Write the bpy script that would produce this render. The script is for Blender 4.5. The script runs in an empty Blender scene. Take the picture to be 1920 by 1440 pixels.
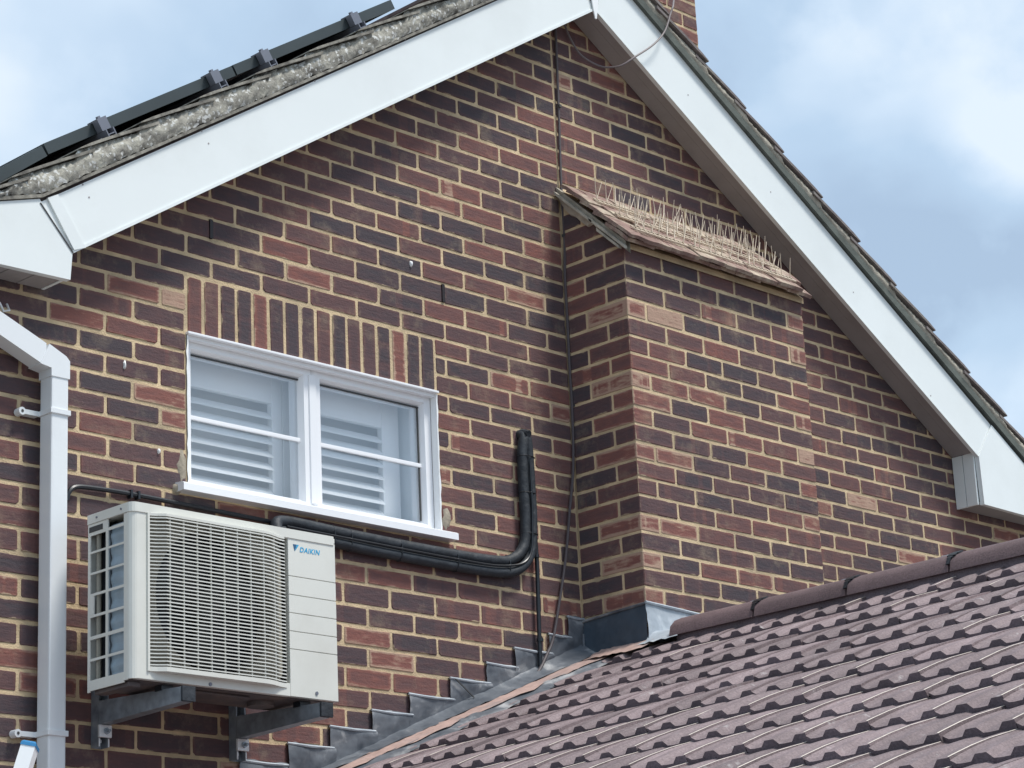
import bpy, bmesh, math, random
from mathutils import Vector, Matrix
random.seed(7)
SC = bpy.context.scene
COL = SC.collection

# ------------------------------------------------------------------ camera
CAM = Vector((-6.9349, -6.4683, -3.7651))
FPX = 4672.0
YAW, PITCH, ROLL = 0.79604, 0.29860, -0.04715


def cam_basis():
    F = Vector((math.sin(YAW) * math.cos(PITCH), math.cos(YAW) * math.cos(PITCH), math.sin(PITCH)))
    R = Vector((math.cos(YAW), -math.sin(YAW), 0))
    U = R.cross(F)
    c, s = math.cos(ROLL), math.sin(ROLL)
    return c * R + s * U, -s * R + c * U, F


CR, CU, CF = cam_basis()
cam = bpy.data.cameras.new('camera')
cam.sensor_width = 36
cam.lens = FPX / 1920 * 36
cam.clip_start = 0.05
cam.clip_end = 600
cam_o = bpy.data.objects.new('camera', cam)
COL.objects.link(cam_o)
m = Matrix((CR, CU, -CF)).transposed().to_4x4()
m.translation = CAM
cam_o.matrix_world = m
SC.camera = cam_o


def proj(P):
    d = Vector(P) - CAM
    z = d.dot(CF)
    return 960 + FPX * d.dot(CR) / z, 720 - FPX * d.dot(CU) / z


def on_y(u, v, y):
    d = CF + CR * ((u - 960) / FPX) - CU * ((v - 720) / FPX)
    return CAM + d * ((y - CAM.y) / d.y)


# ------------------------------------------------------------------ world, sun
SUN_EL, SUN_AZ = math.radians(63), math.radians(155)     # azimuth clockwise from +y
w = bpy.data.worlds.new('World')
SC.world = w
w.use_nodes = True
nt = w.node_tree
nt.nodes.clear()
N = nt.nodes.new
L = nt.links.new
out = N('ShaderNodeOutputWorld')
bg = N('ShaderNodeBackground')
bg.inputs[1].default_value = 0.1
sky = N('ShaderNodeTexSky')
sky.sky_type = 'NISHITA'
sky.sun_disc = False
sky.sun_elevation = SUN_EL
sky.sun_rotation = SUN_AZ
sky.air_density = 1.2
sky.dust_density = 1.5
tc = N('ShaderNodeTexCoord')
mp = N('ShaderNodeMapping')
mp.inputs['Location'].default_value = (3.1, 1.7, 0.35)
mp.inputs['Scale'].default_value = (1.0, 1.0, 1.7)
L(tc.outputs['Generated'], mp.inputs[0])
n1 = N('ShaderNodeTexNoise')
n1.inputs['Scale'].default_value = 5.0
n1.inputs['Detail'].default_value = 5
n1.inputs['Roughness'].default_value = 0.46
n1.inputs['Distortion'].default_value = 0.3
L(mp.outputs[0], n1.inputs['Vector'])
ramp = N('ShaderNodeValToRGB')
cr = ramp.color_ramp
cr.elements[0].position = 0.30
cr.elements[0].color = (2.3, 3.0, 3.9, 1)
cr.elements[1].position = 0.68
cr.elements[1].color = (4.5, 5.05, 5.5, 1)
e = cr.elements.new(0.47)
e.color = (2.85, 3.7, 4.65, 1)
e = cr.elements.new(0.58)
e.color = (3.7, 4.45, 5.25, 1)
acc = n1.outputs['Fac']
nw = N('ShaderNodeTexNoise')
nw.inputs['Scale'].default_value = 11
nw.inputs['Detail'].default_value = 6
nw.inputs['Roughness'].default_value = 0.55
L(tc.outputs['Generated'], nw.inputs['Vector'])


def pix_dir(u, v):
    return (CF + CR * ((u - 960) / FPX) - CU * ((v - 720) / FPX)).normalized()


def cloud(u, v, rad, gain, warp=0.20):
    # a cloud in one direction of the sky: bright or dark lobe with a noisy rim
    global acc
    vm = N('ShaderNodeVectorMath')
    vm.operation = 'DISTANCE'
    L(tc.outputs['Generated'], vm.inputs[0])
    vm.inputs[1].default_value = pix_dir(u, v)
    wv = N('ShaderNodeMath')
    wv.operation = 'MULTIPLY_ADD'
    L(nw.outputs['Fac'], wv.inputs[0])
    wv.inputs[1].default_value = -warp
    L(vm.outputs['Value'], wv.inputs[2])
    mr = N('ShaderNodeMapRange')
    mr.interpolation_type = 'SMOOTHSTEP'
    mr.inputs[1].default_value = -warp * .5
    mr.inputs[2].default_value = rad - warp * .5
    mr.inputs[3].default_value = gain
    mr.inputs[4].default_value = 0
    L(wv.outputs[0], mr.inputs[0])
    ad = N('ShaderNodeMath')
    L(acc, ad.inputs[0])
    L(mr.outputs[0], ad.inputs[1])
    acc = ad.outputs[0]


cloud(1910, 235, .070, .15)
cloud(1780, 150, .080, .09)
cloud(1540, 140, .060, .08)
cloud(1960, 700, .060, .14)
cloud(1660, 430, .085, -.22)
cloud(1850, 500, .070, -.18)
cloud(1420, 60, .06, .06)
cloud(640, -60, .07, .12)
cloud(-60, 260, .06, .13)
cloud(260, 60, .09, -.05)
L(acc, ramp.inputs[0])
mixs = N('ShaderNodeMix')
mixs.data_type = 'RGBA'
mixs.inputs['Factor'].default_value = 0.86
L(sky.outputs[0], mixs.inputs[6])
L(ramp.outputs[0], mixs.inputs[7])
L(mixs.outputs[2], bg.inputs[0])
L(bg.outputs[0], out.inputs[0])

sun = bpy.data.lights.new('sun', 'SUN')
sun.energy = 1.9
sun.angle = math.radians(13)
sun.color = (1.0, 0.965, 0.91)
sun_o = bpy.data.objects.new('sun', sun)
COL.objects.link(sun_o)
sd = Vector((math.sin(SUN_AZ) * math.cos(SUN_EL), math.cos(SUN_AZ) * math.cos(SUN_EL), math.sin(SUN_EL)))
sun_o.rotation_euler = sd.to_track_quat('Z', 'Y').to_euler()

SC.view_settings.view_transform = 'Standard'
SC.view_settings.look = 'None'
SC.view_settings.exposure = 0.94
SC.view_settings.gamma = 1.0


# ------------------------------------------------------------------ object helpers
def link(o, parent=None):
    COL.objects.link(o)
    if parent is not None:
        o.parent = parent
    return o


def thing(name, label, cat, loc=(0, 0, 0), group=None):
    o = bpy.data.objects.new(name, None)
    o.empty_display_size = 0.1
    o.location = loc
    COL.objects.link(o)
    o['label'] = label
    o['category'] = cat
    if group:
        o['group'] = group
    return o


def tag(o, label, cat, group=None):
    o['label'] = label
    o['category'] = cat
    if group:
        o['group'] = group
    return o


def mesh_from(name, verts, faces, mats, smooth=False, mi=None):
    me = bpy.data.meshes.new(name)
    me.from_pydata([tuple(v) for v in verts], [], faces)
    for mt in (mats if isinstance(mats, (list, tuple)) else [mats]):
        me.materials.append(mt)
    if mi:
        for p, i in zip(me.polygons, mi):
            p.material_index = i
    if smooth:
        me.polygons.foreach_set('use_smooth', [True] * len(me.polygons))
    me.update()
    return me


def obj(name, me, parent=None, off=None):
    """link a mesh; geometry given in world coordinates is moved to the parent's frame"""
    o = bpy.data.objects.new(name, me)
    link(o, parent)
    if parent is not None:
        o.matrix_parent_inverse = Matrix.Translation(-Vector(world_loc(parent)))
    return o


def world_loc(o):
    v = Vector(o.location)
    p = o.parent
    if p is not None:
        v = p_world(o)
    return v


def p_world(o):
    # all parents in this scene are unrotated; world position = chain
    M = Matrix.Identity(4)
    chain = []
    while o is not None:
        chain.append(o)
        o = o.parent
    for c in reversed(chain):
        M = M @ c.matrix_parent_inverse @ c.matrix_basis
    return M.translation


class MB:
    def __init__(s):
        s.v, s.f, s.mi = [], [], []

    def add(s, vs, fs, mi=0):
        b = len(s.v)
        s.v += [Vector(v) for v in vs]
        s.f += [tuple(b + i for i in f) for f in fs]
        s.mi += [mi] * len(fs)

    def box(s, x0, x1, y0, y1, z0, z1, mi=0, bev=0.0):
        if bev <= 0:
            s.add([(x0, y0, z0), (x1, y0, z0), (x1, y1, z0), (x0, y1, z0), (x0, y0, z1), (x1, y0, z1), (x1, y1, z1), (x0, y1, z1)],
                  [(0, 3, 2, 1), (4, 5, 6, 7), (0, 1, 5, 4), (1, 2, 6, 5), (2, 3, 7, 6), (3, 0, 4, 7)], mi)
        else:
            bm = bmesh.new()
            bmesh.ops.create_cube(bm, size=1)
            for v in bm.verts:
                v.co = Vector(((x0 + x1) / 2 + v.co.x * (x1 - x0), (y0 + y1) / 2 + v.co.y * (y1 - y0), (z0 + z1) / 2 + v.co.z * (z1 - z0)))
            bmesh.ops.bevel(bm, geom=bm.edges[:], offset=bev, segments=2, affect='EDGES', profile=0.6)
            bm.verts.index_update()
            s.add([v.co.copy() for v in bm.verts], [tuple(v.index for v in f.verts) for f in bm.faces], mi)
            bm.free()

    def prism(s, poly, axis, a, b, mi=0):
        """poly: list of 2-tuples in the two other axes; extruded along axis from a to b"""
        def mk(p, t):
            if axis == 'y':
                return (p[0], t, p[1])
            if axis == 'x':
                return (t, p[0], p[1])
            return (p[0], p[1], t)
        n = len(poly)
        vs = [mk(p, a) for p in poly] + [mk(p, b) for p in poly]
        fs = [tuple(range(n)), tuple(range(2 * n - 1, n - 1, -1))]
        fs += [(i, (i + 1) % n, n + (i + 1) % n, n + i) for i in range(n)]
        s.add(vs, fs, mi)

    def tube(s, pts, r, seg=8, mi=0, cap=True):
        pts = [Vector(p) for p in pts]
        n = len(pts)
        rings = []
        up = Vector((0, -1, 0.13)).normalized()
        for i, p in enumerate(pts):
            t = (pts[min(i + 1, n - 1)] - pts[max(i - 1, 0)]).normalized()
            a = up - t * up.dot(t)
            if a.length < 0.05:
                a = Vector((1, 0, 0)) - t * t.x
            a.normalize()
            b = t.cross(a)
            rr = r[i] if isinstance(r, (list, tuple)) else r
            rings.append([p + (a * math.cos(k * 2 * math.pi / seg) + b * math.sin(k * 2 * math.pi / seg)) * rr for k in range(seg)])
        vs = [v for ring in rings for v in ring]
        fs = [(i * seg + k, i * seg + (k + 1) % seg, (i + 1) * seg + (k + 1) % seg, (i + 1) * seg + k) for i in range(n - 1) for k in range(seg)]
        if cap:
            fs += [tuple(range(seg - 1, -1, -1)), tuple(range((n - 1) * seg, n * seg))]
        s.add(vs, fs, mi)

    def build(s, name, mats, parent=None, smooth=False, fix=True):
        me = mesh_from(name, s.v, s.f, mats, smooth, s.mi)
        if fix:
            bm = bmesh.new()
            bm.from_mesh(me)
            bmesh.ops.recalc_face_normals(bm, faces=bm.faces)
            bm.to_mesh(me)
            bm.free()
        if smooth:
            try:
                me.set_sharp_from_angle(angle=math.radians(40))
            except Exception:
                pass
        return obj(name, me, parent)


# ------------------------------------------------------------------ materials
def newmat(name):
    mt = bpy.data.materials.new(name)
    mt.use_nodes = True
    t = mt.node_tree
    b = t.nodes['Principled BSDF']
    return mt, t, b


def plain(name, col, rough=0.5, metal=0.0, noise=0.0, nscale=8.0, bump=0.0, bscale=60.0, dirt=None, dirtamt=0.0, dscale=3.0, spec=0.5):
    mt, t, b = newmat(name)
    n, l = t.nodes.new, t.links.new
    b.inputs['Roughness'].default_value = rough
    b.inputs['Metallic'].default_value = metal
    b.inputs['Specular IOR Level'].default_value = spec
    g = n('ShaderNodeNewGeometry')
    src = None
    if noise > 0:
        no = n('ShaderNodeTexNoise')
        no.inputs['Scale'].default_value = nscale
        no.inputs['Detail'].default_value = 5
        l(g.outputs['Position'], no.inputs['Vector'])
        mr = n('ShaderNodeMapRange')
        mr.inputs[1].default_value = 0.3
        mr.inputs[2].default_value = 0.7
        mr.inputs[3].default_value = 1 - noise
        mr.inputs[4].default_value = 1 + noise
        l(no.outputs['Fac'], mr.inputs[0])
        mx = n('ShaderNodeVectorMath')
        mx.operation = 'SCALE'
        mx.inputs[0].default_value = col
        l(mr.outputs[0], mx.inputs['Scale'])
        src = mx.outputs[0]
    if dirt is not None:
        nd = n('ShaderNodeTexNoise')
        nd.inputs['Scale'].default_value = dscale
        nd.inputs['Detail'].default_value = 7
        nd.inputs['Roughness'].default_value = 0.65
        l(g.outputs['Position'], nd.inputs['Vector'])
        mr2 = n('ShaderNodeMapRange')
        mr2.inputs[1].default_value = 0.48
        mr2.inputs[2].default_value = 0.72
        mr2.inputs[3].default_value = 0
        mr2.inputs[4].default_value = dirtamt
        l(nd.outputs['Fac'], mr2.inputs[0])
        m2 = n('ShaderNodeMix')
        m2.data_type = 'RGBA'
        l(mr2.outputs[0], m2.inputs['Factor'])
        if src:
            l(src, m2.inputs[6])
        else:
            m2.inputs[6].default_value = (*col, 1)
        m2.inputs[7].default_value = (*dirt, 1)
        src = m2.outputs[2]
    if src:
        l(src, b.inputs['Base Color'])
    else:
        b.inputs['Base Color'].default_value = (*col, 1)
    if bump > 0:
        nb = n('ShaderNodeTexNoise')
        nb.inputs['Scale'].default_value = bscale
        nb.inputs['Detail'].default_value = 4
        l(g.outputs['Position'], nb.inputs['Vector'])
        bp = n('ShaderNodeBump')
        bp.inputs['Strength'].default_value = 1.0
        bp.inputs['Distance'].default_value = bump
        l(nb.outputs['Fac'], bp.inputs['Height'])
        l(bp.outputs[0], b.inputs['Normal'])
    return mt


MORTAR_COL = (0.60, 0.465, 0.295)


def brick_mat(name, from_attr):
    mt, t, b = newmat(name)
    n, l = t.nodes.new, t.links.new
    b.inputs['Roughness'].default_value = 0.88
    b.inputs['Specular IOR Level'].default_value = 0.25
    if from_attr:
        a = n('ShaderNodeAttribute')
        a.attribute_name = 'tone'
        csrc = a.outputs['Color']
    else:
        a = n('ShaderNodeObjectInfo')
        csrc = a.outputs['Color']
    sep = n('ShaderNodeSeparateColor')
    l(csrc, sep.inputs[0])
    g = n('ShaderNodeNewGeometry')
    # large soft mottling + fine streaks along the brick
    def noise(scale, detail, vec=None, rough=0.55):
        no = n('ShaderNodeTexNoise')
        no.inputs['Scale'].default_value = scale
        no.inputs['Detail'].default_value = detail
        no.inputs['Roughness'].default_value = rough
        l(vec or g.outputs['Position'], no.inputs['Vector'])
        return no.outputs['Fac']
    def mr(src, a0, a1, b0, b1, clamp=True):
        x = n('ShaderNodeMapRange')
        x.clamp = clamp
        for i, v in zip((1, 2, 3, 4), (a0, a1, b0, b1)):
            x.inputs[i].default_value = v
        l(src, x.inputs[0])
        return x.outputs[0]
    def mth(op, x, y):
        k = n('ShaderNodeMath')
        k.operation = op
        for i, v in enumerate((x, y)):
            if isinstance(v, (int, float)):
                k.inputs[i].default_value = v
            else:
                l(v, k.inputs[i])
        return k.outputs[0]
    uv = n('ShaderNodeUVMap')
    su = n('ShaderNodeSeparateXYZ')
    l(uv.outputs[0], su.inputs[0])
    ax = mth('ABSOLUTE', mth('SUBTRACT', su.outputs[0], 0.5), 0)
    az = mth('ABSOLUTE', mth('SUBTRACT', su.outputs[1], 0.5), 0)
    # distance to the arris in metres
    ex = mth('MULTIPLY', mth('SUBTRACT', 0.5, ax), 0.215)
    ez = mth('MULTIPLY', mth('SUBTRACT', 0.5, az), 0.063)
    ed = mth('MINIMUM', ex, ez)
    m1 = noise(9, 4)
    # streaks: stretch position
    mpn = n('ShaderNodeMapping')
    mpn.inputs['Scale'].default_value = (14, 14, 75)
    l(g.outputs['Position'], mpn.inputs[0])
    st = noise(1.0, 3, mpn.outputs[0])
    # vertical kiss-mark stripes, varying with the brick
    sx = mth('MULTIPLY', su.outputs[0], 3.3)
    sx = mth('ADD', sx, mth('MULTIPLY', sep.outputs[1], 37.0))
    cmb = n('ShaderNodeCombineXYZ')
    l(sx, cmb.inputs[0])
    l(mth('MULTIPLY', sep.outputs[1], 91.0), cmb.inputs[1])
    ks = noise(1.0, 1, cmb.outputs[0])
    ks = mth('MULTIPLY', mr(ks, 0.56, 0.63, 0, 1), mr(sep.outputs[2], 0.55, 0.75, 0, 0.2))
    # redder rim
    rim = mth('MULTIPLY', mr(mth('ADD', ed, mth('MULTIPLY', mth('SUBTRACT', m1, 0.5), 0.05)), 0.003, 0.016, 0.24, 0), 1.0)
    c = mth('ADD', sep.outputs[0], mth('MULTIPLY', mth('SUBTRACT', m1, 0.5), 0.62))
    c = mth('ADD', c, mth('MULTIPLY', mth('SUBTRACT', st, 0.5), 0.45))
    c = mth('ADD', c, rim)
    c = mth('ADD', c, ks)
    rp = n('ShaderNodeValToRGB')
    els = [(0.0, (0.073, 0.060, 0.068)), (0.2, (0.098, 0.065, 0.070)), (0.45, (0.130, 0.075, 0.075)), (0.66, (0.175, 0.087, 0.080)),
           (0.86, (0.235, 0.100, 0.083)), (1.0, (0.42, 0.28, 0.21))]
    r = rp.color_ramp
    r.elements[0].position, r.elements[0].color = els[0][0], (*els[0][1], 1)
    r.elements[1].position, r.elements[1].color = els[-1][0], (*els[-1][1], 1)
    for p, cc in els[1:-1]:
        q = r.elements.new(p)
        q.color = (*cc, 1)
    l(c, rp.inputs[0])
    # mortar smear over the arrises
    fn = noise(85, 5, rough=0.7)
    fn2 = noise(14, 3)
    sm = mth('ADD', ed, mth('MULTIPLY', mth('SUBTRACT', fn, 0.5), -0.006))
    sm = mth('ADD', sm, mth('MULTIPLY', mth('SUBTRACT', fn2, 0.5), -0.028))
    smear = mr(sm, 0.0000, 0.0028, 0.85, 0)
    # cement / lime film patches
    fl = mth('MULTIPLY', mr(noise(6.5, 6, rough=0.72), 0.54, 0.76, 0, 1), 0.38)
    # light speckle
    spk = mth('MULTIPLY', mr(noise(130, 2), 0.68, 0.80, 0, 1), 0.25)
    tot = mth('MAXIMUM', smear, mth('MAXIMUM', fl, spk))
    mx = n('ShaderNodeMix')
    mx.data_type = 'RGBA'
    l(tot, mx.inputs['Factor'])
    l(rp.outputs[0], mx.inputs[6])
    mx.inputs[7].default_value = (0.42, 0.33, 0.225, 1)
    l(mx.outputs[2], b.inputs['Base Color'])
    bp = n('ShaderNodeBump')
    bp.inputs['Distance'].default_value = 0.005
    bp.inputs['Strength'].default_value = 0.9
    hh = mth('ADD', mth('MULTIPLY', fn, 0.5), mth('ADD', mth('MULTIPLY', st, 0.5), mth('MULTIPLY', ks, -0.8)))
    l(hh, bp.inputs['Height'])
    l(bp.outputs[0], b.inputs['Normal'])
    return mt


M = {}
M['brick'] = brick_mat('brick_face', False)
M['brick_stuff'] = brick_mat('brick_face_field', True)
M['mortar'] = plain('sandy_mortar', MORTAR_COL, 0.95, noise=0.20, nscale=11, bump=0.003, bscale=170, dirt=(0.27, 0.225, 0.165), dirtamt=0.8, dscale=4, spec=0.2)
M['patch'] = plain('grey_cement_patch', (0.33, 0.29, 0.23), 0.95, noise=0.2, nscale=25, bump=0.004, bscale=60, spec=0.2)
M['upvc'] = plain('white_upvc', (0.80, 0.835, 0.825), 0.32, noise=0.02, nscale=3, dirt=(0.50, 0.51, 0.48), dirtamt=0.16, dscale=2.2)
M['upvc_clean'] = plain('white_window_upvc', (0.84, 0.85, 0.87), 0.25)
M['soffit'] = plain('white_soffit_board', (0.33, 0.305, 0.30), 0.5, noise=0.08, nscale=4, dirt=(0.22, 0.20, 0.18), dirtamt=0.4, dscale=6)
M['seam'] = plain('dark_seam', (0.06, 0.06, 0.06), 0.8)
M['downpipe'] = plain('white_downpipe', (0.76, 0.785, 0.80), 0.35, dirt=(0.55, 0.56, 0.58), dirtamt=0.15, dscale=5)
M['underc'] = plain('green_grey_undercloak', (0.105, 0.118, 0.105), 0.9, noise=0.25, nscale=12, bump=0.002, bscale=80)
M['black'] = plain('black_plastic', (0.012, 0.015, 0.020), 0.38, noise=0.15, nscale=20)
M['blacktape'] = plain('black_foam_lagging', (0.020, 0.025, 0.032), 0.62, noise=0.3, nscale=14, bump=0.006, bscale=28)
M['cable'] = plain('brown_grey_cable', (0.085, 0.07, 0.075), 0.6)
M['wire'] = plain('grey_brown_aerial_wire', (0.17, 0.14, 0.14), 0.55)
M['ac'] = plain('ivory_painted_steel', (0.70, 0.70, 0.645), 0.38, noise=0.02, nscale=5, dirt=(0.48, 0.45, 0.38), dirtamt=0.22, dscale=4)
M['ac_in'] = plain('beige_inner_plate', (0.30, 0.28, 0.23), 0.6)
M['ac_dark'] = plain('dark_fan_cavity', (0.008, 0.010, 0.016), 0.6)
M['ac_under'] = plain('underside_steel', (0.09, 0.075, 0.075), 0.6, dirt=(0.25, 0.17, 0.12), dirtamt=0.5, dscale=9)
M['galv'] = plain('galvanised_steel', (0.30, 0.34, 0.38), 0.42, metal=0.55, noise=0.25, nscale=30)
M['zinc'] = plain('bright_zinc_plate', (0.75, 0.76, 0.76), 0.4, metal=0.3)
M['blue'] = plain('blue_print', (0.03, 0.36, 0.62), 0.5)
M['blue_dark'] = plain('dark_blue_print', (0.02, 0.10, 0.22), 0.5)
M['bluecap'] = plain('blue_plastic_cap', (0.03, 0.20, 0.42), 0.4)
M['lead_light'] = None
M['panel_frame'] = plain('dark_anodised_frame', (0.055, 0.068, 0.072), 0.45, metal=0.3, noise=0.1, nscale=6)
M['panel_glass'] = plain('solar_glass', (0.012, 0.016, 0.03), 0.12)
M['alu'] = plain('grey_aluminium_clamp', (0.20, 0.21, 0.25), 0.45, metal=0.4)
M['tile_clay'] = plain('weathered_clay_tile', (0.25, 0.165, 0.14), 0.9, noise=0.25, nscale=30, bump=0.003, bscale=50, dirt=(0.60, 0.53, 0.40), dirtamt=1.0, dscale=9, spec=0.2)
M['tile_edge'] = plain('lichened_tile_edge', (0.27, 0.255, 0.22), 0.95, noise=0.35, nscale=35, bump=0.004, bscale=45, dirt=(0.055, 0.05, 0.05), dirtamt=0.8, dscale=20, spec=0.2)
M['roof_brown'] = plain('brown_roof_tile', (0.13, 0.095, 0.09), 0.9, noise=0.3, nscale=14, bump=0.003, bscale=60, dirt=(0.24, 0.23, 0.19), dirtamt=0.5, dscale=9, spec=0.2)
M['verge_tile_grey'] = plain('grey_brown_tile_edge', (0.19, 0.165, 0.16), 0.9, noise=0.25, nscale=25, bump=0.003, bscale=60, dirt=(0.32, 0.31, 0.26), dirtamt=0.6, dscale=9, spec=0.2)
M['spike'] = plain('cream_spike_plastic', (0.62, 0.52, 0.40), 0.5, noise=0.12, nscale=30)
M['shutter'] = plain('white_shutter', (0.90, 0.91, 0.91), 0.45)
M['room'] = plain('pale_room_wall', (0.80, 0.85, 0.88), 0.8)
M['verge_grey'] = plain('pale_verge_mortar', (0.42, 0.385, 0.32), 0.95, noise=0.25, nscale=20, bump=0.005, bscale=40, dirt=(0.17, 0.16, 0.13), dirtamt=0.5, dscale=9, spec=0.2)
M['ground'] = plain('ground_paving', (0.20, 0.19, 0.17), 0.95, noise=0.2, nscale=0.6)
M['vent'] = plain('brown_plastic_vent', (0.012, 0.005, 0.006), 0.5)
M['drip'] = plain('white_sealant', (0.85, 0.86, 0.86), 0.5)


def lichen_mat():
    mt, t, b = newmat('lichened_mortar_verge')
    n, l = t.nodes.new, t.links.new
    b.inputs['Roughness'].default_value = 0.95
    b.inputs['Specular IOR Level'].default_value = 0.15
    g = n('ShaderNodeNewGeometry')
    n1 = n('ShaderNodeTexNoise')
    n1.inputs['Scale'].default_value = 16
    n1.inputs['Detail'].default_value = 7
    n1.inputs['Roughness'].default_value = 0.7
    l(g.outputs['Position'], n1.inputs['Vector'])
    r1 = n('ShaderNodeValToRGB')
    r1.color_ramp.elements[0].position = 0.33
    r1.color_ramp.elements[0].color = (0.10, 0.092, 0.08, 1)
    r1.color_ramp.elements[1].position = 0.68
    r1.color_ramp.elements[1].color = (0.56, 0.54, 0.46, 1)
    q = r1.color_ramp.elements.new(0.5)
    q.color = (0.34, 0.325, 0.285, 1)
    l(n1.outputs['Fac'], r1.inputs[0])
    v = n('ShaderNodeTexVoronoi')
    v.inputs['Scale'].default_value = 48
    v.inputs['Randomness'].default_value = 1.0
    nw = n('ShaderNodeTexNoise')
    nw.inputs['Scale'].default_value = 40
    l(g.outputs['Position'], nw.inputs['Vector'])
    ad = n('ShaderNodeVectorMath')
    ad.operation = 'MULTIPLY_ADD'
    l(nw.outputs['Color'], ad.inputs[0])
    ad.inputs[1].default_value = (0.035, 0.035, 0.035)
    l(g.outputs['Position'], ad.inputs[2])
    l(ad.outputs[0], v.inputs['Vector'])
    n2 = n('ShaderNodeTexNoise')
    n2.inputs['Scale'].default_value = 9
    n2.inputs['Detail'].default_value = 4
    l(g.outputs['Position'], n2.inputs['Vector'])
    su = n('ShaderNodeMath')
    su.operation = 'MULTIPLY_ADD'
    l(n2.outputs['Fac'], su.inputs[0])
    su.inputs[1].default_value = -0.9
    l(v.outputs['Distance'], su.inputs[2])
    mr = n('ShaderNodeMapRange')
    for i, x in zip((1, 2, 3, 4), (-0.17, -0.07, 1, 0)):
        mr.inputs[i].default_value = x
    l(su.outputs[0], mr.inputs[0])
    mx = n('ShaderNodeMix')
    mx.data_type = 'RGBA'
    l(mr.outputs[0], mx.inputs['Factor'])
    l(r1.outputs[0], mx.inputs[6])
    mx.inputs[7].default_value = (0.66, 0.66, 0.63, 1)
    l(mx.outputs[2], b.inputs['Base Color'])
    bp = n('ShaderNodeBump')
    bp.inputs['Distance'].default_value = 0.012
    l(n1.outputs['Fac'], bp.inputs['Height'])
    l(bp.outputs[0], b.inputs['Normal'])
    return mt


M['lichen'] = lichen_mat()


def lead_mat(name, c0, c1, c2, p=0.55):
    mt, t, b = newmat(name)
    n, l = t.nodes.new, t.links.new
    b.inputs['Roughness'].default_value = 0.55
    b.inputs['Metallic'].default_value = 0.15
    g = n('ShaderNodeNewGeometry')
    n1 = n('ShaderNodeTexNoise')
    n1.inputs['Scale'].default_value = 8
    n1.inputs['Detail'].default_value = 6
    n1.inputs['Roughness'].default_value = 0.6
    n1.inputs['Distortion'].default_value = 0.6
    l(g.outputs['Position'], n1.inputs['Vector'])
    r = n('ShaderNodeValToRGB')
    r.color_ramp.elements[0].position = 0.3
    r.color_ramp.elements[0].color = (*c0, 1)
    r.color_ramp.elements[1].position = 0.75
    r.color_ramp.elements[1].color = (*c2, 1)
    q = r.color_ramp.elements.new(p)
    q.color = (*c1, 1)
    l(n1.outputs['Fac'], r.inputs[0])
    l(r.outputs[0], b.inputs['Base Color'])
    bp = n('ShaderNodeBump')
    bp.inputs['Distance'].default_value = 0.012
    n2 = n('ShaderNodeTexNoise')
    n2.inputs['Scale'].default_value = 11
    n2.inputs['Detail'].default_value = 2
    l(g.outputs['Position'], n2.inputs['Vector'])
    l(n2.outputs['Fac'], bp.inputs['Height'])
    l(bp.outputs[0], b.inputs['Normal'])
    return mt


M['lead'] = lead_mat('weathered_lead', (0.060, 0.072, 0.090), (0.145, 0.158, 0.178), (0.50, 0.50, 0.50))
M['lead_shaded'] = lead_mat('shaded_side_lead', (0.05, 0.075, 0.105), (0.065, 0.09, 0.12), (0.09, 0.12, 0.15))  # lead with the shade of the chimney's left side put into its colour
M['lead_pale'] = lead_mat('pale_lead', (0.30, 0.34, 0.38), (0.42, 0.46, 0.50), (0.65, 0.68, 0.70))
M['salmon'] = plain('salmon_sandy_mortar_fillet', (0.44, 0.31, 0.27), 0.9, noise=0.15, nscale=20, bump=0.004, bscale=50, dirt=(0.28, 0.25, 0.25), dirtamt=0.75, dscale=8, spec=0.2)


def tile_mat(name, col, spot, amt):
    mt, t, b = newmat(name)
    n, l = t.nodes.new, t.links.new
    b.inputs['Roughness'].default_value = 0.72
    b.inputs['Specular IOR Level'].default_value = 0.35
    g = n('ShaderNodeNewGeometry')
    oi = n('ShaderNodeObjectInfo')

    def noise(s, d, r=0.6):
        x = n('ShaderNodeTexNoise')
        x.inputs['Scale'].default_value = s
        x.inputs['Detail'].default_value = d
        x.inputs['Roughness'].default_value = r
        l(g.outputs['Position'], x.inputs['Vector'])
        return x.outputs['Fac']

    def mr(src, a0, a1, b0, b1):
        x = n('ShaderNodeMapRange')
        for i, v in zip((1, 2, 3, 4), (a0, a1, b0, b1)):
            x.inputs[i].default_value = v
        l(src, x.inputs[0])
        return x.outputs[0]

    def mul(a, bb):
        k = n('ShaderNodeMath')
        k.operation = 'MULTIPLY'
        l(a, k.inputs[0])
        l(bb, k.inputs[1])
        return k.outputs[0]
    f = mul(mul(mr(noise(160, 2), 0.3, 0.7, 0.78, 1.22), mr(noise(7, 5), 0.3, 0.7, 0.82, 1.16)), mr(oi.outputs['Random'], 0, 1, 0.80, 1.20))
    sc = n('ShaderNodeVectorMath')
    sc.operation = 'SCALE'
    sc.inputs[0].default_value = col
    l(f, sc.inputs['Scale'])
    mx = n('ShaderNodeMix')
    mx.data_type = 'RGBA'
    l(mul(mr(noise(26, 6, 0.7), 0.58, 0.70, 0, amt), mr(noise(3, 2), 0.42, 0.6, 0, 1)), mx.inputs['Factor'])
    l(sc.outputs[0], mx.inputs[6])
    mx.inputs[7].default_value = (*spot, 1)
    l(mx.outputs[2], b.inputs['Base Color'])
    bp = n('ShaderNodeBump')
    bp.inputs['Distance'].default_value = 0.0015
    l(noise(220, 2), bp.inputs['Height'])
    l(bp.outputs[0], b.inputs['Normal'])
    return mt


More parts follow.
